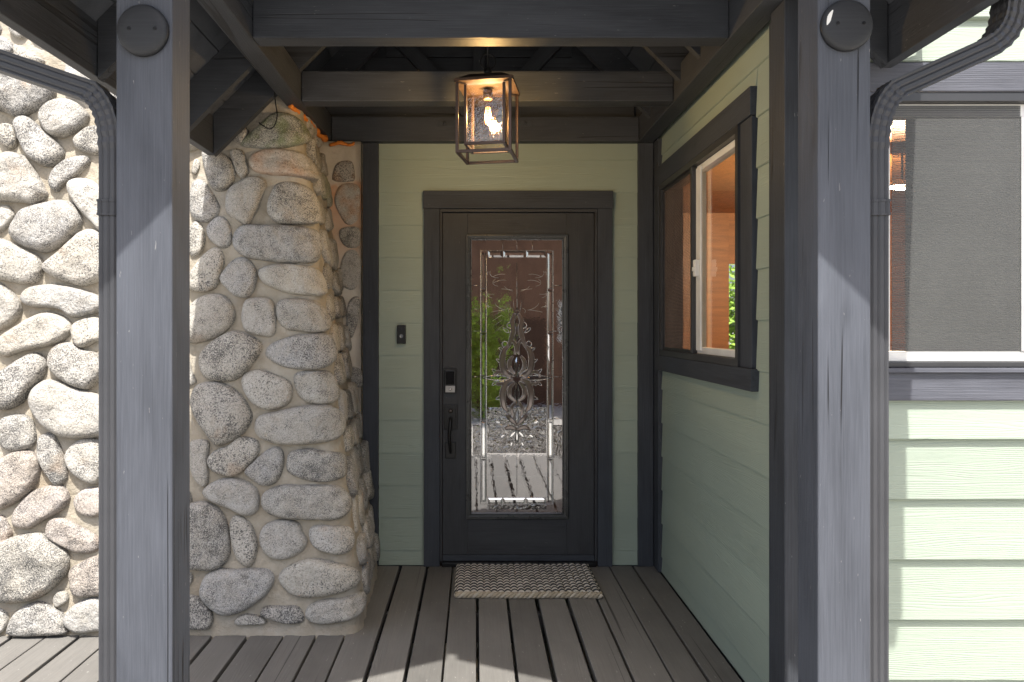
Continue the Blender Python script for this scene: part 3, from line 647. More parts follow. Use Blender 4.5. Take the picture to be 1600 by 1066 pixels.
# ------------------------------------------------------------------ lap siding
EXPO = .193; ZREF = 2.403                                    # a board's lower edge lies at ZREF
def wedge(name, L, h, mat, parent, M, th=.0195):
    lap = .012
    S = [(-th,-h/2), (-.0065,h/2+lap), (0,h/2+lap), (0,-h/2)]
    V = [(sx*L/2, y, zz) for sx in (-1,1) for y, zz in S]
    F = [(0,1,2,3),(7,6,5,4)] + [(i,4+i,4+(i+1)%4,(i+1)%4) for i in range(4)]
    me = bpy.data.meshes.new(name); me.from_pydata(V, [], F); me.update()
    bm = bmesh.new(); bm.from_mesh(me); bmesh.ops.recalc_face_normals(bm, faces=bm.faces)
    bmesh.ops.bevel(bm, geom=[e for e in bm.edges if all(v.co.z < 0 and v.co.y < -.01 for v in e.verts)], offset=.0025, segments=2, affect='EDGES')
    bm.to_mesh(me); bm.free()
    return link(name, me, parent, mat, M)
def lap_wall(parent, plane, pos, a0, a1, z0, z1, holes, mat, th=.0195):
    """boards on the plane Y=pos ('Y', facing -Y) or X=pos ('X', facing -X)"""
    k = math.floor((z0-ZREF)/EXPO)
    while ZREF+k*EXPO < z1:
        zb = max(ZREF+k*EXPO, z0); zt = min(ZREF+(k+1)*EXPO, z1); k += 1
        if zt-zb < .01: continue
        pieces = [(a0, a1, zb, zt)]
        for (h0, h1, hz0, hz1) in holes:
            new = []
            for (p0, p1, b, t) in pieces:
                if hz1 <= b+.004 or hz0 >= t-.004 or h0 >= p1 or h1 <= p0: new.append((p0,p1,b,t)); continue
                if h0-p0 > .01: new.append((p0,h0,b,t))
                if p1-h1 > .01: new.append((h1,p1,b,t))
                if hz0-b > .012: new.append((h0,h1,b,hz0))
                if t-hz1 > .012: new.append((h0,h1,hz1,t))
            pieces = new
        for (p0, p1, b, t) in pieces:
            c = (p0+p1)/2; zc = (b+t)/2
            if plane == 'Y': M = Matrix.Translation((c, pos, zc))
            else: M = Matrix.Translation((pos, c, zc)) @ Matrix.Rotation(-pi/2, 4, 'Z')
            wedge('siding_board', p1-p0-.002, t-b, mat, parent, M, th)
WY = 4.38; WX = 1.085; FWY = 2.38
ew = thing('entry_wall', 'sage green lap siding wall around the front door', 'wall', (.2, WY, 0))
lap_wall(ew, 'Y', WY, -.575, .962, .0, 2.62, [(-.305,.807,-.1,2.2105)], SAGE, .0135)
box('sheathing', (-1.3, 4.382, -.3), (-.29, 4.48, 2.64), CHAR, ew, 0); box('sheathing', (.80, 4.382, -.3), (1.2, 4.48, 2.64), CHAR, ew, 0)
box('sheathing', (-.289, 4.382, 2.17), (.799, 4.48, 2.64), CHAR, ew, 0)
box('corner_board', (-.665, 4.345, .0), (-.575, 4.381, 2.50), TRIM, ew, .003); box('corner_board', (.962, 4.345, .0), (1.05, 4.381, 2.50), TRIM, ew, .003)
sw = thing('porch_side_wall', 'sage green lap siding wall on the right holding the sliding window', 'wall', (WX, 3.4, 0))
lap_wall(sw, 'X', WX, 2.555, 4.340, .0, 2.64, [(2.81,4.295,1.168,2.335)], SAGE, .0145)
box('sheathing', (1.087, 2.5, -.3), (1.19, 2.93, 2.64), CHAR, sw, 0); box('sheathing', (1.087, 4.22, -.3), (1.19, 4.38, 2.64), CHAR, sw, 0)
box('sheathing', (1.087, 2.931, -.3), (1.19, 4.219, 1.24), CHAR, sw, 0); box('sheathing', (1.087, 2.931, 2.215), (1.19, 4.219, 2.64), CHAR, sw, 0)
box('corner_board', (1.052, 4.24, .0), (1.0845, 4.340, 2.50), TRIM, sw, .003)
box('corner_post', (1.024, 2.44, -.3), (1.165, 2.555, 2.50), CHAR, sw, .005)
box('corner_strip', (1.052, 2.556, .0), (1.0845, 2.64, 2.50), TRIM, sw, .003)
fw = thing('sunlit_front_wall', 'sunlit sage green lap siding wall to the right of the porch', 'wall', (2.2, FWY, 0))
lap_wall(fw, 'Y', FWY, 1.17, 4.6, GROUND_Z+.04, 3.6, [(1.205,2.72,1.172,2.262)], SAGE, .025)
box('sheathing', (1.17, 2.382, GROUND_Z), (1.29, 2.48, 3.6), CHAR, fw, 0); box('sheathing', (2.62, 2.382, GROUND_Z), (4.6, 2.48, 3.6), CHAR, fw, 0)
box('sheathing', (1.291, 2.382, GROUND_Z), (2.619, 2.48, 1.27), CHAR, fw, 0); box('sheathing', (1.291, 2.382, 2.17), (2.619, 2.48, 3.6), CHAR, fw, 0)

# ------------------------------------------------------------------ porch roof
XR = .02; RB = 3.50; PLK = RB+.198          # ridge line, height of rafter undersides and of plank undersides at the ridge
roof = thing('porch_roof', 'dark charcoal gabled porch roof with exposed rafters, beams and planks', 'roof', (XR, 2.9, 2.5))
def zr(d, base): return base-d
for sx in (-1, 1):
    step = .143; d = 0.0; i = 0
    while d < 1.30:
        d1 = min(d+step*.7071, 1.306)
        y1 = 4.40
        if sx < 0 and XR-d1 < -.86: y1 = 3.62
        if sx > 0 and XR+d1 > 1.09: y1 = 2.36
        a, b = d+.0025, d1-.0025
        prism('plank', [(XR+sx*a, zr(a,PLK)), (XR+sx*b, zr(b,PLK)), (XR+sx*(b), zr(b,PLK+.028)), (XR+sx*(a), zr(a,PLK+.028))], 1, 1.40, y1, ROOFP, roof)
        d = d1; i += 1
    cut = 1.065
    prism('roof_shingles', [(XR, PLK+.030), (XR+sx*cut, zr(cut,PLK+.030)), (XR+sx*cut, zr(cut,PLK+.11)), (XR, PLK+.11)], 1, 1.385, 4.46, CHAR, roof)
    if sx < 0: prism('roof_shingles', [(XR-cut-.001, zr(cut,PLK+.030)), (XR-1.31, zr(1.31,PLK+.030)), (XR-1.31, zr(1.31,PLK+.11)), (XR-cut-.001, zr(cut,PLK+.11))], 1, 1.385, 3.62, CHAR, roof)
    else: prism('roof_shingles', [(XR+cut+.001, zr(cut,PLK+.030)), (XR+1.31, zr(1.31,PLK+.030)), (XR+1.31, zr(1.31,PLK+.11)), (XR+cut+.001, zr(cut,PLK+.11))], 1, 1.385, 2.362, CHAR, roof)
    for ry in ([1.405, 2.45, 3.15, 3.525, 4.05] if sx < 0 else [1.405, 2.32, 3.15, 3.45, 4.05]):
        e = 1.268
        if sx > 0 and ry > 2.38: e = 1.0
        if sx < 0 and ry > 3.6: e = .93
        tk = .026 if ry < 1.5 else .019
        s0 = .022
        prism('rafter', [(XR+sx*s0, zr(s0,RB)), (XR+sx*e, zr(e,RB)), (XR+sx*e, zr(e,PLK-.002)), (XR+sx*s0, zr(s0,PLK-.002))], 1, ry-tk, ry+tk, CHAR, roof)
    fe = XR+sx*1.272
    y_end = 3.55 if sx < 0 else 2.355
    box('fascia', (min(fe,fe+sx*.038), 1.38, 2.240), (max(fe,fe+sx*.038), y_end, 2.42), CHAR, roof, .003)
    # gutter: an open trough hung on the fascia
    gx = fe+sx*.040; gpr = [(0,2.30),(.05,2.29),(.085,2.305),(.095,2.36),(.103,2.395),(.098,2.397),(.089,2.363),(.08,2.309),(.05,2.295),(.005,2.305),(.005,2.40),(0,2.40)]
    prism('gutter', [(gx+sx*a, b) for a, b in gpr], 1, 1.40, (2.36 if sx < 0 else y_end-.01), ALU, roof)
box('ridge_beam', (XR-.02, 1.43, RB-.03), (XR+.02, 4.36, PLK-.012), CHAR, roof, .003)
box('beam', (-.930, 1.50, 2.50), (-.842, 4.375, 2.645), CHAR, roof, .004)
box('beam', (.957, 1.50, 2.50), (1.047, 4.375, 2.645), CHAR, roof, .004)
box('cross_beam', (-.840, 2.773, 2.502), (.955, 2.862, 2.705), CHAR, roof, .005)
box('cross_beam', (-.840, 3.55, 2.502), (.955, 3.642, 2.648), CHAR, roof, .005)
box('cross_beam', (-.840, 4.295, 2.499), (.955, 4.362, 2.642), CHAR, roof, .005)
st = box('strap_plate', (-.22, 4.288, 2.585), (.33, 4.2955, 2.615), TRIM, roof, .001)
for bx_ in (-.18,-.02,.14,.29): lathe('bolt', [(.010,.0),(.010,-.006),(.006,-.009)], (bx_, 4.288, 2.60), CHAR, st, 12, 'Y')
# gable end above the back beam: boards, a king post and two struts
zz = 2.645
while zz < 3.55:
    hw = PLK-.02-(zz+.11) 
    if hw > .05: box('gable_board', (XR-min(hw,1.2), 4.372, zz), (XR+min(hw,1.0), 4.392, zz+.118), CHAR, roof, .002)
    zz += .124
prism('gable_backing', [(-1.2,2.6),(1.16,2.6),(1.16,PLK-1.12),(XR,PLK),(-1.2,PLK-1.24)], 1, 4.394, 4.45, CHAR, roof)
box('king_post', (XR-.035, 4.322, 2.646), (XR+.035, 4.366, 3.48), CHAR, roof, .003)
for sx in (-1, 1): timber('strut', (XR+sx*.06, 4.344, 2.68), (XR+sx*.47, 4.344, 3.11), .040, .085, CHAR, roof)

# ------------------------------------------------------------------ posts and downspouts
DISC = timber_paint('post_cap_paint', (.028,.029,.031), .30, .05, 0, .1)
PY = 1.885
for (x0, x1, cxp, czp, lab) in ((-.921,-.777,(221-743)/615,(512-46)/615+CAMZ, 'square charcoal porch post on the left in front of the stone chimney'),
                                (.877,1.012,(1325-743)/615,(512-38)/615+CAMZ, 'square charcoal porch post on the right beside the sunlit wall, its round cap chipped')):
    p = thing('porch_post', lab, 'post', ((x0+x1)/2, PY+.06, GROUND_Z), 'posts carrying the porch roof')
    box('shaft', (x0, PY, GROUND_Z), (x1, PY+.12, 2.499), POST, p, .005)
    R0 = .0655
    d = lathe('round_cap', [(R0,0),(R0,-.010),(R0-.003,-.015),(R0-.010,-.0185),(R0*.6,-.020),(.004,-.0205)], (cxp, PY-.001, czp), DISC, p, 48, 'Y')
    for s in (-1, 1): lathe('screw', [(.0042,0),(.0042,-.0015),(.002,-.001)], (cxp+s*.033+.004, PY-.0212, czp), BLACKM, d, 10, 'Y')
    if x0 > 0:
        ch = catmull([(cxp-.054,0,czp+.018),(cxp-.046,0,czp+.030),(cxp-.040,0,czp+.034),(cxp-.043,0,czp+.020),(cxp-.047,0,czp+.006),(cxp-.056,0,czp-.004)], 3)
        prism('paint_chip', [(q.x, q.z) for q in ch], 1, PY-.0203, PY-.016, WHITE, d)
def rect_rib(w_, d_, ribs=3):
    """downspout section: a rectangle whose faces are ribbed"""
    P = []; r = .003
    for sx, sy in ((1,1),(-1,1),(-1,-1),(1,-1)):
        pass
    n = ribs*4
    for i in range(n+1): t = -1+2*i/n; P.append((t*w_/2, -d_/2 + (r if i % 4 in (2,) else 0)))
    for i in range(1, n): t = -1+2*i/n; P.append((w_/2 - (r if i % 4 == 2 else 0), t*d_/2))
    for i in range(n+1): t = 1-2*i/n; P.append((t*w_/2, d_/2))
    for i in range(1, n): t = 1-2*i/n; P.append((-w_/2, t*d_/2))
    return P
def arc3(p0, pc, p1, n=10):
    """quadratic bend"""
    return [Vector(p0)*(1-t)**2 + Vector(pc)*2*t*(1-t) + Vector(p1)*t*t for t in [i/n for i in range(n+1)]]
def downspout(cx, sx, slope, xo, zo, label):
    t = thing('downspout', label, 'downspout', (cx, 1.93, GROUND_Z), 'downspouts beside the posts')
    y = 1.935; prof = rect_rib(.052, .066)
    ze = 1.995
    up = Vector((0,1,0))
    def part(name, pts, k=1.0, sc_=None): 
        V, F = sweep_geo(pts, [(a*k, b*k) for a, b in prof], False, up, sc_)
        return raw(name, V, F, ALU, t)
    part('pipe', [(cx,y,GROUND_Z+.03), (cx,y,1.0), (cx,y,1.88)])
    e1 = Vector((cx+sx*.060, y, ze+.060*slope+.012)); corner = Vector((cx, y, ze-.005))
    pts = arc3((cx,y,1.872), corner, e1, 14); e = part('elbow', pts, 1.035, [1.0+(.06 if i % 2 else -.03) for i in range(15)])
    e2 = Vector((cx+sx*xo, y, e1.z+(xo-.060)*slope))
    part('pipe', [e1-(e2-e1).normalized()*.02, e1.lerp(e2,.5), e2])
    top = Vector((cx+sx*(xo+.062), y, e2.z+.125)); c2 = Vector((top.x, y, e2.z+.03))
    part('elbow', arc3(e2-(e2-e1).normalized()*.01, c2, top, 12), 1.035, [1.0+(.06 if i % 2 else -.03) for i in range(13)])
    part('outlet', [top-Vector((0,0,.01)), top+Vector((0,0,zo))])
    s = part('strap', [(cx,y,1.700),(cx,y,1.742)], 1.09)
    for zz in (1.7035, 1.7385): raw('strap_rib', *sweep_geo([(cx,y,zz-.003),(cx,y,zz+.003)], [(a*1.14,b*1.14) for a,b in prof], False, up), ALU, s)
    return t
downspout(-.948, -1, .34, .335, .045, 'dark ribbed metal downspout on the left post in front of the sunlit stones')
downspout(1.042, 1, .45, .30, .035, 'dark ribbed metal downspout on the right post in front of the large window')

# ------------------------------------------------------------------ front door
SDP = 261.4                                                  # pixels of the photograph per metre at the door, used only to turn measurements into metres
def dx(px): return (px-743)/SDP
def dz(py): return (512-py)/SDP + CAMZ
door = thing('front_door', 'dark charcoal front door with leaded bevelled glass panel in a dark casing', 'door', (.25, 4.38, 0))
box('casing_board', (-.305, 4.338, .0), (-.212, 4.3815, 2.112), TRIM, door, .003); box('casing_board', (.722, 4.338, .0), (.807, 4.3815, 2.112), TRIM, door, .003)
box('casing_board', (-.309, 4.334, 2.1125), (.811, 4.3815, 2.217), TRIM, door, .003)
box('jamb', (-.2115, 4.356, .0265), (-.198, 4.47, 2.1), DOORP, door, .002); box('jamb', (.706, 4.356, .0265), (.7215, 4.47, 2.1), DOORP, door, .002)
box('jamb', (-.2115, 4.352, 2.094), (.7215, 4.47, 2.112), DOORP, door, .002)
S0, S1, B0, B1 = -.196, .704, .062, 2.092
gx0, gx1, gz0, gz1 = dx(731), dx(884), dz(806), dz(370)
DY = 4.376
box('stile', (S0, DY, B0), (gx0, DY+.045, B1), DOORP, door, .002); box('stile', (gx1, DY, B0), (S1, DY+.045, B1), DOORP, door, .002)
box('rail', (gx0+.0005, DY+.0008, gz1), (gx1-.0005, DY+.045, B1), DOORP, door, .001); box('rail', (gx0+.0005, DY+.0008, B0), (gx1-.0005, DY+.045, gz0), DOORP, door, .001)
def rect_frame(name, x0, x1, z0, z1, steps, mat, parent):
    V = []; F = []
    for ins, y in steps: V += [(x0+ins,y,z0+ins),(x1-ins,y,z0+ins),(x1-ins,y,z1-ins),(x0+ins,y,z1-ins)]
    for k in range(len(steps)-1):
        for i in range(4): F.append((4*k+i, 4*k+(i+1)%4, 4*k+4+(i+1)%4, 4*k+4+i))
    return raw(name, V, F, mat, parent)
BEAD = plain('glazing_bead_paint', (.040,.042,.041), .28)
rect_frame('glazing_bead', dx(728), dx(887), dz(809), dz(367), [(0,DY+.001),(0,DY-.012),(.004,DY-.016),(.010,DY-.016),(.013,DY-.011),(.018,DY-.010),(.021,DY-.013),(.026,DY-.012),(.031,DY-.004),(.034,DY+.014)], BEAD, door)
box('threshold', (-.2, 4.33, .0), (.71, 4.47, .026), BLACKM, door, .004); box('door_sweep', (S0, 4.362, .0265), (S1, 4.42, .0615), TRIM, door, .003)
PANE = glass_mat('leaded_pane', (.55,.50,.47), .40, .0, .03, 30, .003)
WAVE = glass_mat('waterglass', (.30,.28,.27), .24, .02, .9, 26, .008)  # rippled glass; its dark tint imitates a dark reflection low in the panel
BEV = glass_mat('bevel_glass', (.85,.86,.86), .55, .0)
CAME = plain('zinc_came', (.50,.48,.45), .26, .9)
DARKC = plain('dark_bevel', (.17,.14,.125), .12, .35, .9)
X0, X1, Z0, Z1 = dx(736), dx(879), dz(800), dz(374); GY = DY+.016
pane = box('glass_pane', (X0-.004, GY, Z0-.004), (X1+.004, GY+.006, Z1+.004), PANE, door, 0)
CX = dx(807.5)
def zx(px): return (px-203)/2.317/SDP                         # offsets from the panel's centre line
def zz_(py): return dz(360+py/2.317)
def bevel(pts, parent, mat=BEV, h=.006, ins=.32, y=None):
    """bevelled glass piece: raised flat middle with sloping sides"""
    y = GY-.0012 if y is None else y
    cx = sum(p[0] for p in pts)/len(pts); cz = sum(p[1] for p in pts)/len(pts); n = len(pts)
    V = [(a,y,b) for a, b in pts] + [(cx+(a-cx)*(1-ins), y-h, cz+(b-cz)*(1-ins)) for a, b in pts]
    F = [(i,(i+1)%n,n+(i+1)%n,n+i) for i in range(n)] + [tuple(range(n,2*n))]
    me, M = mesh_from(V, F, 'bevel')
    bm = bmesh.new(); bm.from_mesh(me); bmesh.ops.recalc_face_normals(bm, faces=bm.faces)
    if sum(f.normal.y for f in bm.faces) > 0: bmesh.ops.reverse_faces(bm, faces=bm.faces)
    bm.to_mesh(me); bm.free()
    return link('bevel', me, parent, mat, M)
def strip(a0, a1, b0, b1, parent, mat=BEV):
    w_ = min(a1-a0, b1-b0)*.3; y = GY-.0012; h = .005
    V = [(a0,y,b0),(a1,y,b0),(a1,y,b1),(a0,y,b1),(a0+w_,y-h,b0+w_),(a1-w_,y-h,b0+w_),(a1-w_,y-h,b1-w_),(a0+w_,y-h,b1-w_)]
    F = [(0,1,5,4),(1,2,6,5),(2,3,7,6),(3,0,4,7),(4,5,6,7)]
    return raw('bevel', V, F, mat, parent)
def came(pts, r=.0022, closed=False, mat=None):
    return tube('came', [(a, GY-.002, b) for a, b in pts], r, mat or CAME, pane, 6, closed, Vector((0,1,0)))
# border of bevels: outer rectangle a, inner rectangle b (in the panel's own measure)
def L(px, py): return (CX+zx(px), zz_(py))
# water-textured fields between border and ornament
ax0, az1 = L(72, 74); ax1, az0 = L(334, 990)
bx0, bz1 = L(93, 100); bx1, bz0 = L(313, 966)
for sgn in (0, 1):
    xs = (ax0, bx0) if sgn == 0 else (bx1, ax1)
    zs = [az0+.012, zz_(825), zz_(690), zz_(530), zz_(372), zz_(216), az1-.012]
    for k in range(len(zs)-1): strip(xs[0]+.002, xs[1]-.002, zs[k]+.003, zs[k+1]-.003, pane)
xs = [bx0+.006, CX+zx(152), CX+zx(235), bx1-.006]
for k in range(3):
    strip(xs[k]+.003, xs[k+1]-.003, bz1+.003, az1-.002, pane); strip(xs[k]+.003, xs[k+1]-.003, az0+.002, bz0-.003, pane)
came([(ax0,az0),(ax1,az0),(ax1,az1),(ax0,az1)], .0026, True); came([(bx0,bz0),(bx1,bz0),(bx1,bz1),(bx0,bz1)], .0024, True)
for py in (200, 285, 365, 530, 680, 705, 820): came([(X0, zz_(py)), (ax0, zz_(py))], .0016); came([(ax1, zz_(py)), (X1, zz_(py))], .0016)
for px in (152, 203, 260): came([L(px,40), L(px,74)], .0015); came([L(px,990), L(px,1012)], .0015)
came([L(203,116), L(203,285)], .0016); came([L(203,780), L(203,960)], .0016)
for a, b, c in ((212, 245, 212), (860, 900, 860)): pass
def mir(pts): return [(406-a, b) for a, b in pts]
def scroll(pts, w0=.0075, mat=DARKC, both=True):
    for Q in ([pts, mir(pts)] if both else [pts]):
        P = catmull([(*L(*q), 0) for q in Q], 6, False); P = [Vector((p.x, GY-.003, p.y)) for p in P]
        n = len(P); prof = [(-1,0),(-.55,.55),(.55,.55),(1,0)]
        sc_ = [w0*(.45+.55*sin(pi*min(1,max(0,(i+.5)/n)))) for i in range(n)]
        V, F = sweep_geo(P, prof, False, Vector((0,-1,0)), sc_)
        raw('bevel', V, F, mat, pane)
        for s in (-1, 1):
            E = []
            for i, p in enumerate(P):
                t = (P[min(i+1,n-1)]-P[max(i-1,0)]).normalized(); nn = Vector((t.z,0,-t.x)); E.append((p.x+nn.x*s*sc_[i], p.z+nn.z*s*sc_[i]))
            came(E, .0016)
# upper figure
scroll([(198,300),(186,330),(190,362),(182,395),(170,425)], .015)
scroll([(172,418),(155,440),(150,480),(160,515),(182,530)], .018)
scroll([(190,455),(176,475),(178,500),(196,520)], .012)
# lower figure
scroll([(190,540),(165,552),(152,590),(156,635),(170,655)], .018)
scroll([(196,548),(178,570),(178,600),(198,618)], .012)
scroll([(203,705),(188,690),(172,672),(166,662)], .014)
scroll([(203,722),(180,712),(160,718)], .014)
def leaf(p0, p1, wd, mat=BEV):
    for A, B in ((p0, p1), (mir([p0])[0], mir([p1])[0])):
        a = Vector((*L(*A), 0)); b = Vector((*L(*B), 0)); t = b-a; nrm = Vector((-t.y, t.x, 0)).normalized()*wd
        pts = []
        for k in range(13):
            s = k/6 if k <= 6 else (12-k)/6
            if k == 12: continue
            pts.append(a+t*s+nrm*(1 if k <= 6 else -1)*sin(pi*s)**.8)
        P2 = [(p.x, p.y) for p in pts]
        bevel(P2, pane, mat, .006, .45); came(P2, .0018, True)
leaf((190,535), (80,533), .015); leaf((203,455), (203,535), .018); leaf((203,545), (203,640), .016); leaf((196,530),(150,500),.010); leaf((196,545),(152,570),.010); leaf((140,528),(112,500),.009); leaf((140,540),(112,562),.009); leaf((203,280), (203,308), .008)
leaf((203,715), (160,712), .010); leaf((203,720), (172,755), .011); leaf((203,720), (203,772), .010); leaf((180,690), (190,655), .010); leaf((168,640),(158,668), .008)
for (px, py, r) in ((178,344,11),(160,412,11),(160,652,9)):
    for q in (px, 406-px):
        c = L(q, py); R_ = r/2.317/SDP
        P = [(c[0]+R_*cos(2*pi*k/14), c[1]+R_*sin(2*pi*k/14)) for k in range(14)]
        bevel(P, pane, BEV, .005, .4); came(P, .0024, True)
for (px, py) in ((203,210),(203,855),(72,378),(334,378),(72,683),(334,683),(103,702),(306,702)):
    c = L(px, py); R_ = .009
    bevel([(c[0]+R_*cos(k*pi/2), c[1]+R_*sin(k*pi/2)) for k in range(4)], pane, BEV, .007, .75)
scroll([(160,520),(138,512),(124,520),(118,533)], .010); scroll([(160,550),(138,556),(124,548)], .010)
scroll([(186,395),(200,420),(196,450)], .010); scroll([(196,622),(184,645),(190,680)], .010)
leaf((176,372),(152,352),.009); leaf((166,440),(136,425),.009); leaf((152,600),(126,612),.009); leaf((158,640),(132,655),.009)
leaf((150,700),(118,688),.010); leaf((165,735),(138,752),.009); leaf((203,330),(203,400),.012); leaf((203,640),(203,700),.012)
leaf((150,480),(128,466),.008); leaf((188,760),(178,785),.008)
SWIRL = plain('swirl_glint', (.62,.61,.58), .2, .5)  # pale lines painting the glints along the glass's swirled texture
rs = random.Random(3)
for k in range(34):
    up_ = k < 15
    x0, y0 = rs.uniform(100,190), (rs.uniform(150,300) if up_ else rs.uniform(655,800))
    a = rs.uniform(-.5,.5) + (pi if up_ else 0); ln = rs.uniform(30,62); cv_ = rs.uniform(-1.6,1.6)
    Q = [(min(198,max(97,x0+ln*t*cos(a+cv_*t))), min(803,max(120,y0+.55*ln*t*sin(a+cv_*t)))) for t in (0,.25,.5,.75,1)]
    for P in (Q, mir(Q)): came([L(*p) for p in P], .0009, False, SWIRL)
# thin fronds of lead spreading from the figure
for k in range(9):
    a = radians(200-16*k); r0, r1 = 30, 95
    came([(*L(203+r0*cos(a)*.9, 330-r0*sin(a)*.6),)[:2], L(203+.6*r1*cos(a), 318-.75*r1*sin(a)+4), L(203+r1*cos(a)*.95, 345-.85*r1*sin(a))], .0010)
for q in ((110,720),(125,760),(110,700)):
    for Q in ([q, (160,690+q[1]*.02), (190,q[1]+20)],): 
        for P in (Q, mir(Q)): came([L(*p) for p in P], .0010)
# water-glass fields
def field(a, b, c, d): 
    x0, z1 = L(a, b); x1, z0 = L(c, d)
    return raw('water_glass', [(x0,GY-.0008,z0),(x1,GY-.0008,z0),(x1,GY-.0008,z1),(x0,GY-.0008,z1)], [(0,1,2,3)], WAVE, pane)
field(96, 640, 310, 806); field(44, 705, 70, 816); field(336, 705, 366, 816); field(96, 992, 310, 1010)
# lock and handle
lk = box('door_lock', (dx(694.5), DY-.028, dz(613)), (dx(713), DY+.002, dz(576)), BLACKM, door, .006)
box('keypad', (dx(697), DY-.031, dz(600)), (dx(710.5), DY-.0275, dz(579)), plain('keypad_glass', (.006,.006,.008), .08), lk, .001)
box('lock_plate', (dx(696.5), DY-.032, dz(612)), (dx(711.5), DY-.0275, dz(602)), plain('brushed_nickel', (.22,.21,.20), .35, .8), lk, .001)
lathe('key_cylinder', [(.008,0),(.008,-.006),(.003,-.007)], (dx(704), DY-.032, dz(607)), CAME, lk, 14, 'Y')
hd = box('door_handle', (dx(694), DY-.012, dz(670)), (dx(715), DY+.002, dz(631)), BLACKM, door, .004)
box('plate_step', (dx(697), DY-.018, dz(666)), (dx(712), DY-.0115, dz(635)), BLACKM, hd, .004)
box('lower_plate', (dx(696), DY-.012, dz(715)), (dx(712.5), DY+.002, dz(690)), BLACKM, hd, .004)
lathe('latch_cylinder', [(.013,0),(.013,-.008),(.009,-.011)], (dx(704.5), DY-.018, dz(641)), plain('dark_bronze', (.05,.04,.035), .3, .7), hd, 16, 'Y')
gp = catmull([(dx(704.5),DY-.012,dz(655)),(dx(704.5),DY-.045,dz(653)),(dx(704),DY-.058,dz(664)),(dx(702.5),DY-.054,dz(680)),(dx(703.5),DY-.040,dz(695)),(dx(704.5),DY-.012,dz(706))], 6, False)
tube('grip', gp, .0085, BLACKM, hd, 10, False, Vector((1,0,0)), None, [1.25-.5*abs(i/(len(gp)-1)-.35) for i in range(len(gp))])
# doorbell
db = thing('doorbell', 'slim black video doorbell on the green siding left of the door', 'doorbell', (dx(628.5), 4.36, dz(537)))
box('body', (dx(622), 4.338, dz(537)), (dx(635), 4.372, dz(508)), BLACKM, db, .004)
lathe('button', [(.0115,0),(.0115,-.002),(.009,-.003),(.008,-.0015)], (dx(628.5), 4.338, dz(525)), plain('doorbell_ring', (.20,.22,.25), .3, .5), db, 20, 'Y')
lathe('lens', [(.006,0),(.006,-.002),(.003,-.003)], (dx(628.5), 4.338, dz(515)), plain('lens_glass', (.03,.03,.035), .05), db, 16, 'Y')

# ------------------------------------------------------------------ doormat of braided rope
ROPE_D = plain('rope_dark', (.055,.055,.055), .85, 0, .2, 220, .8); ROPE_L = plain('rope_cream', (.50,.46,.39), .85, 0, .2, 220, .8); ROPE_T = plain('rope_tan', (.34,.29,.21), .85, 0, .2, 220, .8)
mat_ = thing('doormat', 'rectangular doormat of braided black and cream rope before the door', 'doormat', (.27, 4.07, 0))
mx0, mx1, my0, my1 = -.098, .652, 3.835, 4.325
ncol = 21; cwid = (mx1-mx0)/ncol; rr = .0062
box('mat_base', (mx0+.012, my0+.01, .003), (mx1-.012, my1, .010), ROPE_D, mat_, .002)
for c in range(ncol):
    cx = mx0+cwid*(c+.5); skew = .012*sin(c*.8)
    V = []; F = []; midx = []
    rows = 22; pit = (my1-my0-.02)/rows
    for r in range(rows):
        y0 = my0+.008+pit*r+random.uniform(-.003,.003)
        pts = []
        for k in range(9):
            a = pi*k/8
            pts.append((cx-cwid*.50*cos(a), y0+.020*sin(a)+skew*.5, .008+.019*sin(a)))
        v, f = sweep_geo(pts, circ(rr*(1.15 if r % 2 else 1.0), 6), False, Vector((0,1,0)))
        o0 = len(V); V += v; F += [tuple(q+o0 for q in ff) for ff in f]; midx += [1 if r % 2 == 0 else 0]*len(f)
    o = raw('rope_braid', V, F, ROPE_D, mat_, True); o.data.materials.append(ROPE_L)
    o.data.polygons.foreach_set('material_index', midx)
for ph, mt, nm in ((0, ROPE_T, 'border_rope'), (2.1, plain('rope_light_tan', (.42,.37,.29), .85, 0, .2, 220, .8), 'border_rope'), (4.2, ROPE_T, 'border_rope')):
    P = [(mx0-.006+(mx1-mx0+.012)*i/220, my0+.0095*sin(i*.30+ph)+.004*sin(i*.05), .016+.0095*cos(i*.30+ph)) for i in range(221)]
    tube(nm, P, .0085, mt, mat_, 7, False, Vector((0,0,1)))
for xe in (mx0-.004, mx1+.004):
    for ph, mt in ((0, ROPE_D), (3.14, ROPE_L)):
        P = [(xe+.005*sin(i*.4+ph), my0+(my1-my0)*i/120, .012+.005*cos(i*.4+ph)) for i in range(121)]
        tube('border_rope', P, .006, mt, mat_, 6, False, Vector((0,0,1)))

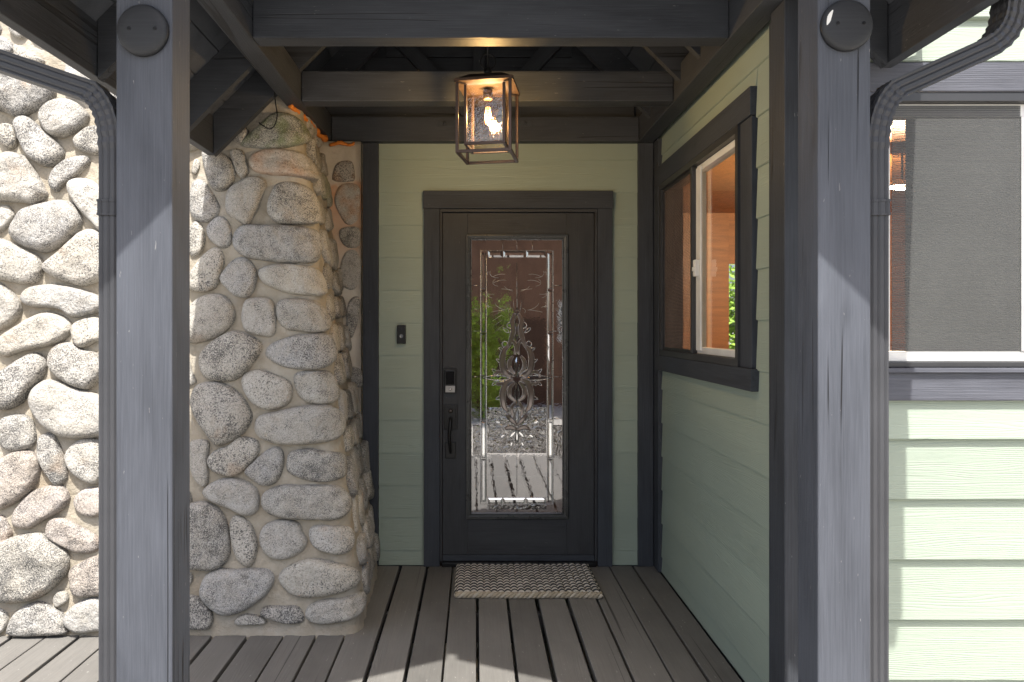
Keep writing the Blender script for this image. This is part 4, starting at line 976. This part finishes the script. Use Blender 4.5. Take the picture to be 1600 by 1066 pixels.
# ------------------------------------------------------------------ windows
DKV = plain('dark_vinyl', (.030,.030,.031), .4)
WGL = glass_mat('window_glass', (.92,.93,.92), .07)
win = thing('sliding_window', 'sliding window with white sash in dark trim on the porch side wall', 'window', (1.06, 3.55, 1.17))
xo = 1.060
box('head_trim', (xo-.010, 2.815, 2.225), (1.0845, 4.315, 2.335), TRIM, win, .003); box('sill_trim', (xo-.014, 2.795, 1.166), (1.0845, 4.315, 1.252), TRIM, win, .003)
box('side_trim', (xo, 2.825, 1.2525), (1.0845, 2.948, 2.2245), TRIM, win, .003); box('side_trim', (xo, 4.215, 1.2525), (1.0845, 4.295, 2.2245), TRIM, win, .003)
def yz_frame(name, x0, x1, y0, y1, z0, z1, w_, mat, parent):
    V = []; F = []
    for x in (x0, x1):
        V += [(x,y0,z0),(x,y1,z0),(x,y1,z1),(x,y0,z1),(x,y0+w_,z0+w_),(x,y1-w_,z0+w_),(x,y1-w_,z1-w_),(x,y0+w_,z1-w_)]
    for i in range(4):
        j = (i+1) % 4
        F += [(i,j,4+j,4+i), (8+i,12+i,12+j,8+j), (i,8+i,8+j,j), (4+i,4+j,12+j,12+i)]
    me, M = mesh_from(V, F, name); bm = bmesh.new(); bm.from_mesh(me); bmesh.ops.recalc_face_normals(bm, faces=bm.faces); bm.to_mesh(me); bm.free()
    return link(name, me, parent, mat, M)
yz_frame('outer_frame', 1.050, 1.150, 2.949, 4.214, 1.253, 2.224, .030, DKV, win)
box('mullion', (1.052, 3.578, 1.284), (1.085, 3.606, 2.193), DKV, win, .002)
sash = yz_frame('white_sash', 1.078, 1.120, 2.981, 3.600, 1.285, 2.192, .030, WHITE, win)
box('sash_stile', (1.070, 3.500, 1.30), (1.0775, 3.574, 2.18), WHITE, win, .002)
lt = box('latch', (1.046, 3.512, 1.655), (1.0698, 3.545, 1.735), WHITE, win, .004); box('latch_lever', (1.040, 3.517, 1.68), (1.046, 3.540, 1.70), WHITE, lt, .002)
box('pane', (1.098, 3.010, 1.314), (1.103, 3.571, 2.163), WGL, win, 0)
box('pane', (1.128, 3.60, 1.284), (1.133, 4.184, 2.193), WGL, win, 0)
yz_frame('screen_frame', 1.068, 1.080, 3.607, 4.183, 1.284, 2.193, .016, DKV, win)
raw('insect_screen', [(1.073,3.622,1.299),(1.073,4.168,1.299),(1.073,4.168,2.178),(1.073,3.622,2.178)], [(0,1,2,3)], screen_mat('brown_screen', (.20,.14,.11), .45), win)
# large window in the sunlit wall
fwn = thing('screened_window', 'large window with grey insect screen and dark trim in the sunlit wall', 'window', (1.95, 2.37, 1.17))
TRIML = timber_paint('charcoal_trim_paler', (.085,.088,.102), .5, .6, .25, .5)  # paler version of the trim paint, for the large window only
box('head_trim', (1.205, 2.352, 2.165), (2.72, 2.3815, 2.258), TRIML, fwn, .003); box('sill_trim', (1.205, 2.352, 1.176), (2.72, 2.3815, 1.266), TRIML, fwn, .003)
box('side_trim', (1.205, 2.355, 1.2665), (1.292, 2.3815, 2.1645), TRIML, fwn, .003); box('side_trim', (2.62, 2.355, 1.2665), (2.72, 2.3815, 2.1645), TRIML, fwn, .003)
box('sill_ledge', (1.293, 2.340, 1.2665), (2.619, 2.46, 1.281), TRIML, fwn, .002); box('frame_bar', (1.293, 2.362, 1.2825), (2.619, 2.46, 1.299), DKV, fwn, .002)
box('frame_bar', (1.293, 2.356, 2.135), (2.619, 2.46, 2.164), DKV, fwn, .002); box('frame_bar', (1.293, 2.37, 1.2995), (1.318, 2.46, 2.1345), DKV, fwn, .002); box('frame_bar', (2.594, 2.37, 1.2995), (2.619, 2.46, 2.1345), DKV, fwn, .002)
box('white_sash', (1.319, 2.384, 1.2998), (2.593, 2.43, 1.333), WHITE, fwn, .003); box('white_sash', (1.319, 2.384, 2.093), (2.593, 2.43, 2.1343), WHITE, fwn, .003)
box('white_sash', (1.319, 2.386, 1.3335), (1.345, 2.43, 2.0925), WHITE, fwn, .003)
box('pane', (1.345, 2.405, 1.333), (2.593, 2.410, 2.093), WGL, fwn, 0)
box('roller_shade', (1.43, 2.445, 1.30), (2.61, 2.449, 2.16), plain('shade_cloth', (.20,.195,.185), .8), fwn, 0)
box('screen_bar', (1.764, 2.3785, 1.334), (1.782, 2.3838, 2.092), plain('screen_bar_grey', (.34,.34,.33), .5), fwn, .001)
raw('insect_screen', [(1.346,2.3815,1.3335),(1.7635,2.3815,1.3335),(1.7635,2.3815,2.128),(1.346,2.3815,2.128)], [(0,1,2,3)], screen_mat('grey_screen', (.062,.062,.058), .22), fwn)
raw('insect_screen', [(1.7825,2.3815,1.3335),(2.592,2.3815,1.3335),(2.592,2.3815,2.128),(1.7825,2.3815,2.128)], [(0,1,2,3)], bpy.data.materials['grey_screen'], fwn)

# ------------------------------------------------------------------ lantern
ly, lx = 3.21, .054
lan = thing('hanging_lantern', 'lit bronze cage lantern with seeded glass hanging under the porch roof', 'lantern', (lx, ly, 2.14))
AN = radians(-10.5); RZ = Matrix.Rotation(AN, 4, 'Z')
def lan_box(name, lo, hi, mat, parent=lan, bev=.001):
    d = [hi[i]-lo[i] for i in range(3)]; c = Vector([(hi[i]+lo[i])/2 for i in range(3)])
    return link(name, box_mesh(*d, bev, mat), parent, None, Matrix.Translation((lx,ly,0)) @ RZ @ Matrix.Translation(c))
HW = .113; zb, zt = 2.150, 2.452; t = .0065
for sx in (-1, 1):
    for sy in (-1, 1):
        lan_box('cage_bar', (sx*HW-t, sy*HW-t, zb), (sx*HW+t, sy*HW+t, zt), BRONZE)
    lan_box('cage_rail', (sx*HW-t, -HW+t, zb+.0005), (sx*HW+t, HW-t, zb+.0125), BRONZE); lan_box('cage_rail', (-HW+t, sx*HW-t, zb+.0005), (HW-t, sx*HW+t, zb+.0125), BRONZE)
IW = .083; ib = 2.190
for sx in (-1, 1):
    for sy in (-1, 1): lan_box('glass_frame_bar', (sx*IW-.006, sy*IW-.006, ib), (sx*IW+.006, sy*IW+.006, zt-.004), BRONZE)
    lan_box('glass_frame_rail', (sx*IW-.006, -IW+.006, ib), (sx*IW+.006, IW-.006, ib+.012), BRONZE); lan_box('glass_frame_rail', (-IW+.006, sx*IW-.006, ib), (IW-.006, sx*IW+.006, ib+.012), BRONZE)
def seeded_glass():
    m = glass_mat('seeded_glass', (.93,.83,.66), .16, .03, .35, 60, .004); return m  # amber tint puts the bulb's glow into the panes' colour
SEED = seeded_glass()
for sx in (-1, 1):
    lan_box('glass', (sx*IW-.0015, -IW+.006, ib+.012), (sx*IW+.0015, IW-.006, zt-.008), SEED, bev=0); lan_box('glass', (-IW+.006, sx*IW-.0015, ib+.012), (IW-.006, sx*IW+.0015, zt-.008), SEED, bev=0)
# roof of the lantern: a rim and a hipped cap
cv = []
for hw, zz in ((HW+.012, zt), (HW+.012, zt+.012), (HW+.004, zt+.014), (.070, zt+.044), (.020, zt+.054), (.018, zt+.062)):
    cv += [(sx*hw, sy*hw, zz) for sx, sy in ((-1,-1),(1,-1),(1,1),(-1,1))]
cf = [(3,2,1,0)] + [(4*k+i, 4*k+(i+1)%4, 4*k+4+(i+1)%4, 4*k+4+i) for k in range(5) for i in range(4)] + [(20,21,22,23)]
raw('lantern_cap', [tuple(Matrix.Translation((lx,ly,0)) @ RZ @ Vector(v)) for v in cv], cf, BRONZE, lan)
lathe('neck', [(.015,zt+.060),(.017,zt+.075),(.012,zt+.090),(.006,zt+.094)], (lx,ly,0), BLACKM, lan, 16)
tube('hang_ring', [(lx+.033*cos(a), ly, zt+.118+.033*sin(a)) for a in [2*pi*i/28 for i in range(28)]], .0035, BLACKM, lan, 8, True)
tube('stem', [(lx,ly,zt+.085),(lx,ly,3.0),(lx,ly,3.47)], .004, BLACKM, lan, 8)
sk = lathe('socket', [(.019,zt-.048),(.021,zt-.046),(.021,zt-.010),(.015,zt-.002)], (lx,ly,0), BRONZE, lan, 20)
bz = zt-.052
AMB = glass_mat('amber_bulb', (1.0,.86,.60), .09)
lathe('bulb', [(.012,bz),(.015,bz-.012),(.026,bz-.045),(.031,bz-.075),(.027,bz-.105),(.013,bz-.124),(.003,bz-.128)], (lx,ly,0), AMB, lan, 24)
FIL = bpy.data.materials.new('filament'); FIL.use_nodes = True; fb = FIL.node_tree.nodes['Principled BSDF']
fb.inputs['Base Color'].default_value = (1,.7,.3,1); fb.inputs['Emission Color'].default_value = (1,.60,.20,1); fb.inputs['Emission Strength'].default_value = 7
for k in range(7):
    a = 2*pi*k/7; b = a+2*pi/14
    tube('filament', [(lx+.008*cos(a),ly+.008*sin(a),bz-.03),(lx+.014*cos(a),ly+.014*sin(a),bz-.066),(lx+.010*cos(b),ly+.010*sin(b),bz-.102)], 0.0013, FIL, lan, 6)
ld = bpy.data.lights.new('lantern_light', 'POINT'); ld.energy = 15; ld.color = (1,.90,.74); ld.shadow_soft_size = .022
lo_ = bpy.data.objects.new('lantern_light', ld); COL.objects.link(lo_); lo_.parent = lan; lo_.location = (0, 0, bz-.066-2.14)

# ------------------------------------------------------------------ the room behind door and windows
def wood_panel(name, col):
    m, n, b = mat_new(name); v = coords(n, (7, 7, .8)); f = noise_n(n, v, 3, 4, .6, .5)
    n.links.new(ramp(n, f, [(.3, tuple(q*.7 for q in col)), (.7, tuple(q*1.2 for q in col))]), b.inputs['Base Color']); b.inputs['Roughness'].default_value = .45; return m
PINE = wood_panel('orange_pine', (.42,.17,.055)); INF = wood_panel('dark_floor', (.10,.06,.04)); BRN = wood_panel('brown_plaster', (.13,.085,.065))
def slab(name, lo, hi, mat): 
    o = box(name, lo, hi, mat, None, 0); o['kind'] = 'structure'; return o
slab('room_floor', (1.2, 2.49, -.06), (4.6, 7.0, .0), INF); slab('room_floor', (-1.4, 4.49, -.06), (1.199, 7.0, .0), INF)
slab('room_ceiling', (1.2, 2.49, 2.50), (4.6, 7.1, 2.60), PINE); slab('room_ceiling', (-1.4, 4.49, 2.50), (1.199, 7.1, 2.60), BRN)
slab('room_wall', (4.6, 2.4, -.3), (4.7, 7.1, 2.6), PINE); slab('room_wall', (-1.5, 4.49, -.3), (-1.4, 7.1, 2.6), BRN)
slab('room_wall', (-1.4, 7.0, -.06), (1.2, 7.1, 2.5), BRN); slab('room_wall', (1.201, 7.0, -.06), (2.41, 7.1, 2.5), PINE); slab('room_wall', (2.60, 7.0, -.06), (4.6, 7.1, 2.5), PINE)
slab('room_wall', (2.411, 7.0, -.06), (2.599, 7.1, 1.02), PINE); slab('room_wall', (2.411, 7.0, 2.02), (2.599, 7.1, 2.5), PINE)
lp = thing('ceiling_lamp', 'small warm lamp glowing in the room behind the large screened window', 'lamp', (2.58, 4.45, 2.27))
lathe('shade', [(.05,2.30),(.085,2.275),(.09,2.262),(.08,2.262)], (2.58,4.45,0), WHITE, lp, 24); tube('rod', [(2.58,4.45,2.30),(2.58,4.45,2.4),(2.58,4.45,2.499)], .006, BLACKM, lp)
gm = bpy.data.materials.new('lamp_glow'); gm.use_nodes = True; gb = gm.node_tree.nodes['Principled BSDF']; gb.inputs['Emission Color'].default_value = (1,.72,.40,1); gb.inputs['Emission Strength'].default_value = 3
lathe('glowing_bulb', [(.01,2.275),(.05,2.262),(.05,2.25),(.01,2.243)], (2.58,4.45,0), gm, lp, 20)
rl = bpy.data.lights.new('room_light', 'POINT'); rl.energy = 130; rl.color = (1,.78,.52); rl.shadow_soft_size = .08
ro = bpy.data.objects.new('room_light', rl); COL.objects.link(ro); ro.parent = lp; ro.location = (0,0,-.06)

# ------------------------------------------------------------------ what the glass mirrors: a brown shed across the yard and shrubs
LEAF = plain('leaf_green', (.26,.40,.05), .5, 0, .4); BARK = plain('bark', (.09,.07,.05), .9, 0, .2, 20, .6)
def shrub(name, label, c, rx, rz, n, seed, group=None):
    r = random.Random(seed); t = thing(name, label, 'shrub', c, group)
    V = []; F = []
    cl = [(r.gauss(0,.38)*rx, r.gauss(0,.38)*rx, rz*(.55+r.uniform(-.4,.4))) for _ in range(26)]
    for _ in range(n):
        q = r.choice(cl); p = Vector((c[0]+q[0]+r.gauss(0,.14)*rx, c[1]+q[1]+r.gauss(0,.14)*rx, c[2]+max(.05, q[2]+r.gauss(0,.13)*rz)))
        a = Vector((r.gauss(0,1), r.gauss(0,1), r.gauss(0,.6))).normalized()*.055; b = a.orthogonal().normalized()*.028
        k = len(V); V += [p-a, p+b, p+a, p-b]; F.append((k,k+1,k+2,k+3))
    raw('foliage', V, F, LEAF, t)
    for _ in range(6):
        q = r.choice(cl); tube('stem', [c, (c[0]+q[0]*.5, c[1]+q[1]*.5, c[2]+q[2]*.5), (c[0]+q[0], c[1]+q[1], c[2]+q[2])], .014, BARK, t, 5)
    return t
shed = thing('brown_shed', 'brown wooden shed mirrored in the door glass', 'shed', (.6, -8, GROUND_Z))
SHB = timber_paint('shed_brown', (.20,.115,.080), .6, .5, .2, .1)
for i in range(9): box('wall_board', (-1.15+.45*i, -8.03, GROUND_Z), (-1.15+.45*i+.442, -8, 3.7), SHB, shed, .003)
box('wall_core', (-1.15, -11, GROUND_Z), (2.89, -8.031, 3.7), SHB, shed, 0)
box('garage_door', (-1.0, -7.995, GROUND_Z), (1.6, -7.96, 1.62), timber_paint('shed_door', (.075,.050,.040), .6, .4, .2, .1), shed, .004)
sw_ = box('window', (1.9, -7.995, 1.1), (2.7, -7.95, 2.0), WHITE, shed, .004); box('window_pane', (1.96, -7.9495, 1.16), (2.64, -7.945, 1.94), plain('dark_pane', (.03,.04,.045), .05), sw_, 0)
prism('roof', [(-1.4,3.701),(3.1,3.701),(3.1,3.79),(-1.4,3.79)], 1, -11.3, -7.6, CHAR, shed)
shrub('shrub', 'leafy green shrub mirrored in the left of the door glass', (.12,-5.6,GROUND_Z), .42, 2.0, 3600, 11, 'shrubs around the house')
shrub('shrub', 'leafy green shrub outside the back window of the room', (3.9,11.0,GROUND_Z), 1.3, 3.2, 9000, 12, 'shrubs around the house')
# a dry stalk at the foot of the sunlit wall
gs = tube('grass_stalk', catmull([(1.49,2.31,GROUND_Z),(1.50,2.30,-.15),(1.525,2.30,.075),(1.545,2.30,.115)], 5, False), .0016, plain('straw', (.55,.36,.14), .7), None, 5)
gs['label'] = 'single dry straw stalk sticking up before the sunlit siding'; gs['category'] = 'grass stalk'
